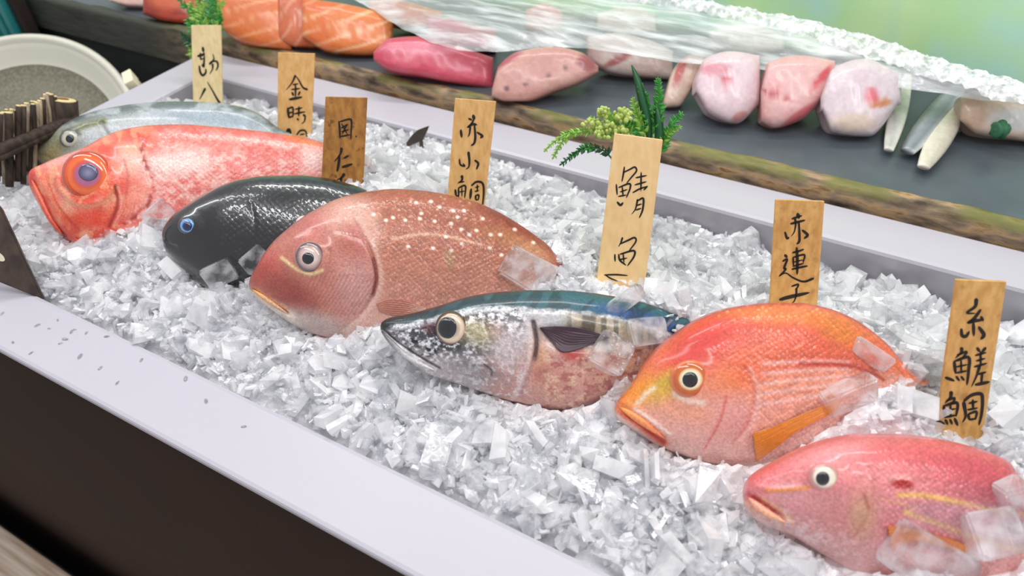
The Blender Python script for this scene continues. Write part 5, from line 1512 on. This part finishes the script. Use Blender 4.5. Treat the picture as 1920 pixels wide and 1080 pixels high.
# ---- plastic film over the back rows
m, nt, b = new_mat('clear_plastic_film'); M_film = m
out = nt.nodes['Material Output']
tc = nt.nodes.new('ShaderNodeTexCoord'); mp = nt.nodes.new('ShaderNodeMapping'); mp.inputs['Scale'].default_value = (0.6, 3, 3)
nz = nt.nodes.new('ShaderNodeTexNoise'); nz.inputs['Scale'].default_value = 26; nz.inputs['Detail'].default_value = 5
nt.links.new(tc.outputs['Object'], mp.inputs[0]); nt.links.new(mp.outputs[0], nz.inputs['Vector'])
bp = nt.nodes.new('ShaderNodeBump'); bp.inputs['Strength'].default_value = 0.9; bp.inputs['Distance'].default_value = 0.006
nt.links.new(nz.outputs['Fac'], bp.inputs['Height'])
tr = nt.nodes.new('ShaderNodeBsdfTransparent'); tr.inputs[0].default_value = (0.96, 0.98, 0.97, 1)
b.inputs['Base Color'].default_value = (0.85, 0.87, 0.88, 1); b.inputs['Roughness'].default_value = 0.12; b.inputs['Coat Weight'].default_value = 0.5
nt.links.new(bp.outputs[0], b.inputs['Normal'])
mr = nt.nodes.new('ShaderNodeMapRange'); mr.inputs[1].default_value = 0.42; mr.inputs[2].default_value = 0.68; mr.inputs[3].default_value = 0.30; mr.inputs[4].default_value = 0.85
nt.links.new(nz.outputs['Fac'], mr.inputs[0])
mx = nt.nodes.new('ShaderNodeMixShader'); nt.links.new(mr.outputs[0], mx.inputs[0]); nt.links.new(tr.outputs[0], mx.inputs[1]); nt.links.new(b.outputs[0], mx.inputs[2])
nt.links.new(mx.outputs[0], out.inputs['Surface'])

rows = [
    ([(600, -30), (690, 14), (760, 56), (850, 92), (930, 98), (1040, 88), (1150, 98), (1300, 118), (1450, 132), (1600, 152), (1750, 172), (1990, 208)], 0.046),
    ([(640, -40), (740, 2), (830, 44), (900, 66), (980, 62), (1080, 54), (1200, 60), (1330, 72), (1470, 88), (1610, 116), (1750, 146), (1990, 190)], 0.056),
    ([(700, -60), (800, -30), (880, 6), (960, 24), (1060, 20), (1150, 20), (1260, 26), (1370, 40), (1490, 58), (1620, 92), (1760, 132), (1990, 184)], 0.060),
    ([(760, -80), (860, -60), (930, -34), (1010, -16), (1100, -10), (1190, -4), (1290, 8), (1390, 24), (1500, 46), (1625, 84), (1765, 124), (1990, 178)], 0.056),
]
G = []
for pts, h in rows:
    p = catmull(pts, 10); G.append(at(p[:, 0], p[:, 1], ZC + h))
G = np.array(G)
nr = 40; tt = np.linspace(0, 1, nr); G2 = np.zeros((nr, G.shape[1], 3))
for c_ in range(3):
    for j in range(G.shape[1]):
        G2[:, j, c_] = np.interp(tt, [0, 0.42, 0.8, 1], G[:, j, c_])
G2[..., 2] += 0.006 * (fbm(G2[..., 0] * 26, G2[..., 1] * 60, 13) - 0.5)
film = empty('plastic_wrap', G2[0].mean(0), 'crumpled clear plastic wrap drawn over the raw fish pieces', 'wrap')
mesh_from('sheet', G2, grid_faces(nr, G2.shape[1]), M_film, film)
# gathered bunched edge of the wrap
m, nt, b = new_mat('gathered_film'); M_gather = m
out = nt.nodes['Material Output']; tr = nt.nodes.new('ShaderNodeBsdfTransparent'); mx = nt.nodes.new('ShaderNodeMixShader')
tc = nt.nodes.new('ShaderNodeTexCoord'); nz = nt.nodes.new('ShaderNodeTexNoise'); nz.inputs['Scale'].default_value = 130; nz.inputs['Detail'].default_value = 4
nt.links.new(tc.outputs['Object'], nz.inputs['Vector'])
mr = nt.nodes.new('ShaderNodeMapRange'); mr.inputs[1].default_value = 0.35; mr.inputs[2].default_value = 0.6; mr.inputs[3].default_value = 0.25; mr.inputs[4].default_value = 0.95
nt.links.new(nz.outputs['Fac'], mr.inputs[0]); nt.links.new(mr.outputs[0], mx.inputs[0])
nt.links.new(tr.outputs[0], mx.inputs[1]); nt.links.new(b.outputs[0], mx.inputs[2]); nt.links.new(mx.outputs[0], out.inputs['Surface'])
b.inputs['Base Color'].default_value = (0.93, 0.95, 0.95, 1); b.inputs['Roughness'].default_value = 0.12; b.inputs['Coat Weight'].default_value = 0.8
e = catmull([(1150, -8), (1290, 16), (1390, 32), (1500, 56), (1625, 92), (1765, 136), (1990, 204)], 60)
tq = np.linspace(0, 1, len(e)); ns = 60
wid = 5 + 9 * sstep(0.05, 0.7, tq)
s_ = np.linspace(-1, 1, ns)
px = np.repeat(e[:, :1], ns, 1) - 0.3 * wid[:, None] * s_[None]; py = e[:, 1:] + wid[:, None] * s_[None]
G3 = at(px, py, ZC + 0.058)
crump = lambda sc, sd: fbm((px + 0.3 * py) / (sc * 2.2), (py - 0.28 * px) / (sc * 0.6), sd, 3) - 0.5
G3[..., 2] += 0.010 * (1 - s_[None] ** 2) + 0.010 * crump(16, 5) + 0.006 * crump(6, 6)
G3[..., 1] += 0.006 * crump(9, 7)
mesh_from('gathered_edge', G3, grid_faces(len(e), ns), M_gather, film, True)

# ---- pale green sheet standing behind
g0 = at(700, -40, ZC); 
nx, nz_ = 120, 30
xs = np.linspace(-1.1, 1.6, nx); zs = np.linspace(0, 0.42, nz_)
yb_ = float(at(1500, 56, ZC + 0.05)[1]) + 0.048
GXs, GZs = np.meshgrid(xs, zs, indexing='ij')
GYs = yb_ + 0.10 * GZs + 0.010 * np.sin(GXs * 9 + 2 * GZs) + 0.012 * (fbm(GXs * 6, GZs * 6, 17) - 0.5)
V = np.stack([GXs, GYs, ZC + 0.002 + GZs], -1)
gs = mesh_from('plastic_sheet', V, grid_faces(nx, nz_), M_green)
sm = gs.modifiers.new('thickness', 'SOLIDIFY'); sm.thickness = 0.002
tag(gs, 'pale green plastic sheet standing behind the wrapped fish', 'sheet')


# ================================================================== green sprigs
M_leaf = plain('fresh_leaf', '#41963c', 0.4, 0, 0.3, 120)
M_leaf2 = plain('light_leaf', '#8fbe50', 0.45, 0, 0.3, 120)
M_dleaf = plain('dark_leaf', '#235a34', 0.4, 0, 0.3, 120)
M_bud = plain('pale_green_buds', '#b4c86a', 0.6, 0, 0.3, 300)


def blade(name, pl, pts, w0, mat, parent, off=0.0, curl=0.004):
    p = catmull(pts, 8); n = len(p); t = np.linspace(0, 1, n)
    P = pl.P(p[:, 0], p[:, 1], off + curl * np.sin(np.pi * t))
    tg = np.gradient(P, axis=0); tg /= np.linalg.norm(tg, axis=1)[:, None]
    sd = np.cross(tg, pl.n); sd /= np.linalg.norm(sd, axis=1)[:, None]
    w = w0 * np.sin(np.pi * np.clip(0.12 + 0.86 * t, 0, 1)) ** 0.8
    V = []
    for i in range(n):
        V += [P[i] + sd[i] * w[i], P[i] + pl.n * 0.0012 * (w[i] / w0), P[i] - sd[i] * w[i], P[i] - pl.n * 0.0006]
    return mesh_from(name, np.array(V).reshape(n, 4, 3), grid_faces(n, 4, True), mat, parent)


def frond(name, pl, pts, n, length, mat, parent, off=0.0, seed=0, spread=52):
    """a thin stem with paired needle leaflets, one mesh"""
    rg = np.random.default_rng(seed); p = catmull(pts, 10); V, Fc = [], []
    cum = np.concatenate([[0], np.cumsum(np.linalg.norm(np.diff(p, axis=0), axis=1))]); at_s = lambda s: np.array([np.interp(s, cum, p[:, k]) for k in (0, 1)])

    def needle(q0, q1, w, o0, o1):
        d = q1 - q0; nn = np.array([-d[1], d[0]]) / (np.linalg.norm(d) + 1e-9) * w
        m_ = (q0 * 0.55 + q1 * 0.45); b = len(V); om = (o0 + o1) / 2
        for q, o in ((q0, o0), (m_ + nn, om - 0.0005), (q1, o1), (m_ - nn, om - 0.0005), (m_, om + 0.0008)):
            V.append(pl.P(np.array(q[0]), np.array(q[1]), np.array(0.0)) + pl.n * o)
        Fc.extend([[b, b + 1, b + 4], [b + 1, b + 2, b + 4], [b + 2, b + 3, b + 4], [b + 3, b, b + 4]])
    for i in range(len(p) - 1):
        needle(p[i] - (p[i + 1] - p[i]) * 0.4, p[i + 1] + (p[i + 1] - p[i]) * 0.4, 2.4, off, off)
    n = int(n * 1.7)
    for k in range(n):
        s = cum[-1] * (0.12 + 0.86 * k / n); q0 = at_s(s); t = at_s(min(s + 2, cum[-1])) - at_s(max(s - 2, 0)); t /= np.linalg.norm(t) + 1e-9
        for sg in (-1, 1):
            a_ = math.radians(spread * rg.uniform(0.6, 1.2)) * sg; d = np.array([t[0] * math.cos(a_) - t[1] * math.sin(a_), t[0] * math.sin(a_) + t[1] * math.cos(a_)])
            L_ = length * rg.uniform(0.7, 1.2) * (1.05 - 0.6 * k / n)
            needle(q0, q0 + d * L_, L_ * 0.24, off, off + rg.uniform(-0.004, 0.007))
    return mesh_from(name, np.array(V), Fc, mat, parent, False)


def buds(name, pl, cx, cy, rx, ry, n, mat, parent, seed, r=0.0019):
    rg = np.random.default_rng(seed); bm = bmesh.new()
    for _ in range(int(n * 1.7)):
        a, rr = rg.uniform(0, 6.283), rg.random() ** 0.5
        p = pl.P(np.array(cx + rx * rr * math.cos(a)), np.array(cy + ry * rr * math.sin(a)), np.array(rg.uniform(-0.008, 0.008)))
        s = r * rg.uniform(0.6, 1.3)
        bmesh.ops.create_icosphere(bm, subdivisions=1, radius=s, matrix=Matrix.Translation(p) @ Matrix.Diagonal((1, rg.uniform(0.6, 1), rg.uniform(0.7, 1.5), 1)))
    return bm_obj(name, bm, mat, parent, True)


gp = Plane(at(1200, 545, 0.0) + np.array([0.0, 0.02, 0]), -6, 24)
gb = gp.P(np.array(1185.), np.array(500.), np.array(-0.012))
sp = empty('leaf_sprig', gb, 'leafy green sprig with pale buds sticking up behind the cream tag', 'garnish')
blade('stem', gp, [(1190, 520), (1192, 420), (1200, 330), (1215, 260)], .0022, M_leaf, sp, -0.012)
for pts, w, mt in (([(1220, 268), (1216, 230), (1206, 190), (1196, 150), (1186, 122)], .0034, M_dleaf), ([(1232, 300), (1238, 262), (1236, 220), (1230, 190)], .0034, M_dleaf)):
    blade('leaf', gp, pts, w, mt, sp, -0.012)
for k, (pts, n, L_, mt) in enumerate((([(1226, 268), (1222, 230), (1212, 196), (1202, 160)], 12, 22, M_leaf), ([(1230, 266), (1234, 226), (1238, 186), (1236, 146)], 13, 22, M_leaf), ([(1218, 266), (1204, 236), (1194, 212), (1188, 184)], 10, 20, M_leaf2),
                                      ([(1238, 300), (1250, 264), (1264, 236), (1284, 212)], 11, 20, M_leaf), ([(1238, 286), (1248, 262), (1264, 248), (1282, 240)], 8, 14, M_leaf2), ([(1212, 262), (1190, 240), (1170, 226)], 8, 18, M_leaf),
                                      ([(1152, 306), (1132, 286), (1106, 280), (1078, 292), (1048, 314)], 9, 15, M_dleaf), ([(1120, 282), (1094, 280), (1066, 300)], 6, 12, M_leaf), ([(1164, 268), (1124, 250), (1088, 250), (1058, 264), (1034, 302)], 12, 17, M_leaf2),
                                      ([(1092, 250), (1062, 254), (1036, 270), (1018, 288)], 8, 12, M_leaf2), ([(1170, 262), (1150, 232), (1134, 206)], 10, 18, M_leaf2), ([(1186, 262), (1174, 234), (1166, 206)], 10, 18, M_leaf2), ([(1150, 262), (1126, 240), (1104, 222)], 9, 16, M_leaf2))):
    frond('frond', gp, pts, n, L_, mt, sp, -0.012, k)
for cx, cy, rx, ry, n, s in ((1122, 236, 30, 14, 34, 1), (1132, 210, 12, 10, 16, 2), (1168, 216, 16, 14, 24, 3), (1150, 250, 34, 12, 24, 4)):
    buds('bud_cluster', gp, cx, cy, rx, ry, n, M_bud, sp, s)
gq = Plane(at(392, 205, -0.012) + np.array([0.0, 0.02, 0]), -4, 24)
sp2 = empty('leaf_sprig', gq.P(np.array(384.), np.array(190.), np.array(-0.006)), 'bright green feathery sprig above the pale tag at the back left corner', 'garnish')
blade('stem', gq, [(384, 205), (382, 140), (378, 70), (372, 20)], .0025, M_leaf, sp2, -0.008)
for k, pts in enumerate(([(374, 62), (362, 36), (342, 12), (322, -8)], [(376, 62), (370, 30), (364, 4), (360, -20)], [(382, 62), (386, 30), (390, 2), (394, -24)], [(390, 62), (398, 36), (406, 16), (414, 0)], [(368, 64), (356, 50), (344, 34)],
                         [(380, 60), (374, 24), (378, -10)], [(396, 62), (404, 44), (410, 30)], [(368, 112), (358, 98), (350, 84)], [(366, 84), (348, 76), (332, 62)], [(372, 50), (358, 24), (350, 2)], [(394, 56), (400, 24), (398, -6)])):
    frond('frond', gq, pts, 9, 15, (M_leaf, M_leaf2)[k % 2] if k != 8 else M_dleaf, sp2, -0.008, 40 + k)

# water drops on the front rim
rg = np.random.default_rng(2); bm = bmesh.new()
for px, py in [(113, 644), (122, 636), (134, 622), (140, 618), (162, 624), (200, 631), (265, 675), (220, 718), (150, 668), (457, 800), (58, 662), (348, 710), (24, 642), (4, 588), (52, 552), (92, 616), (108, 600), (240, 640), (305, 655), (386, 752), (70, 610), (188, 690)]:
    p = at(px, py, 0.0002)
    if 0.004 < p[1] < RIM - 0.004:
        bmesh.ops.create_uvsphere(bm, u_segments=12, v_segments=8, radius=rg.uniform(0.0008, 0.0019), matrix=Matrix.Translation(p) @ Matrix.Rotation(rg.uniform(0, 3), 4, 'Z') @ Matrix.Diagonal((1.6, 0.8, 0.45, 1)))
m, nt, b = new_mat('water'); b.inputs['Transmission Weight'].default_value = 1; b.inputs['Roughness'].default_value = 0.02; b.inputs['IOR'].default_value = 1.33
tag(bm_obj('water_drops', bm, m, None, True), 'scattered water drops on the white front rim of the tray', 'water', None, 'stuff')
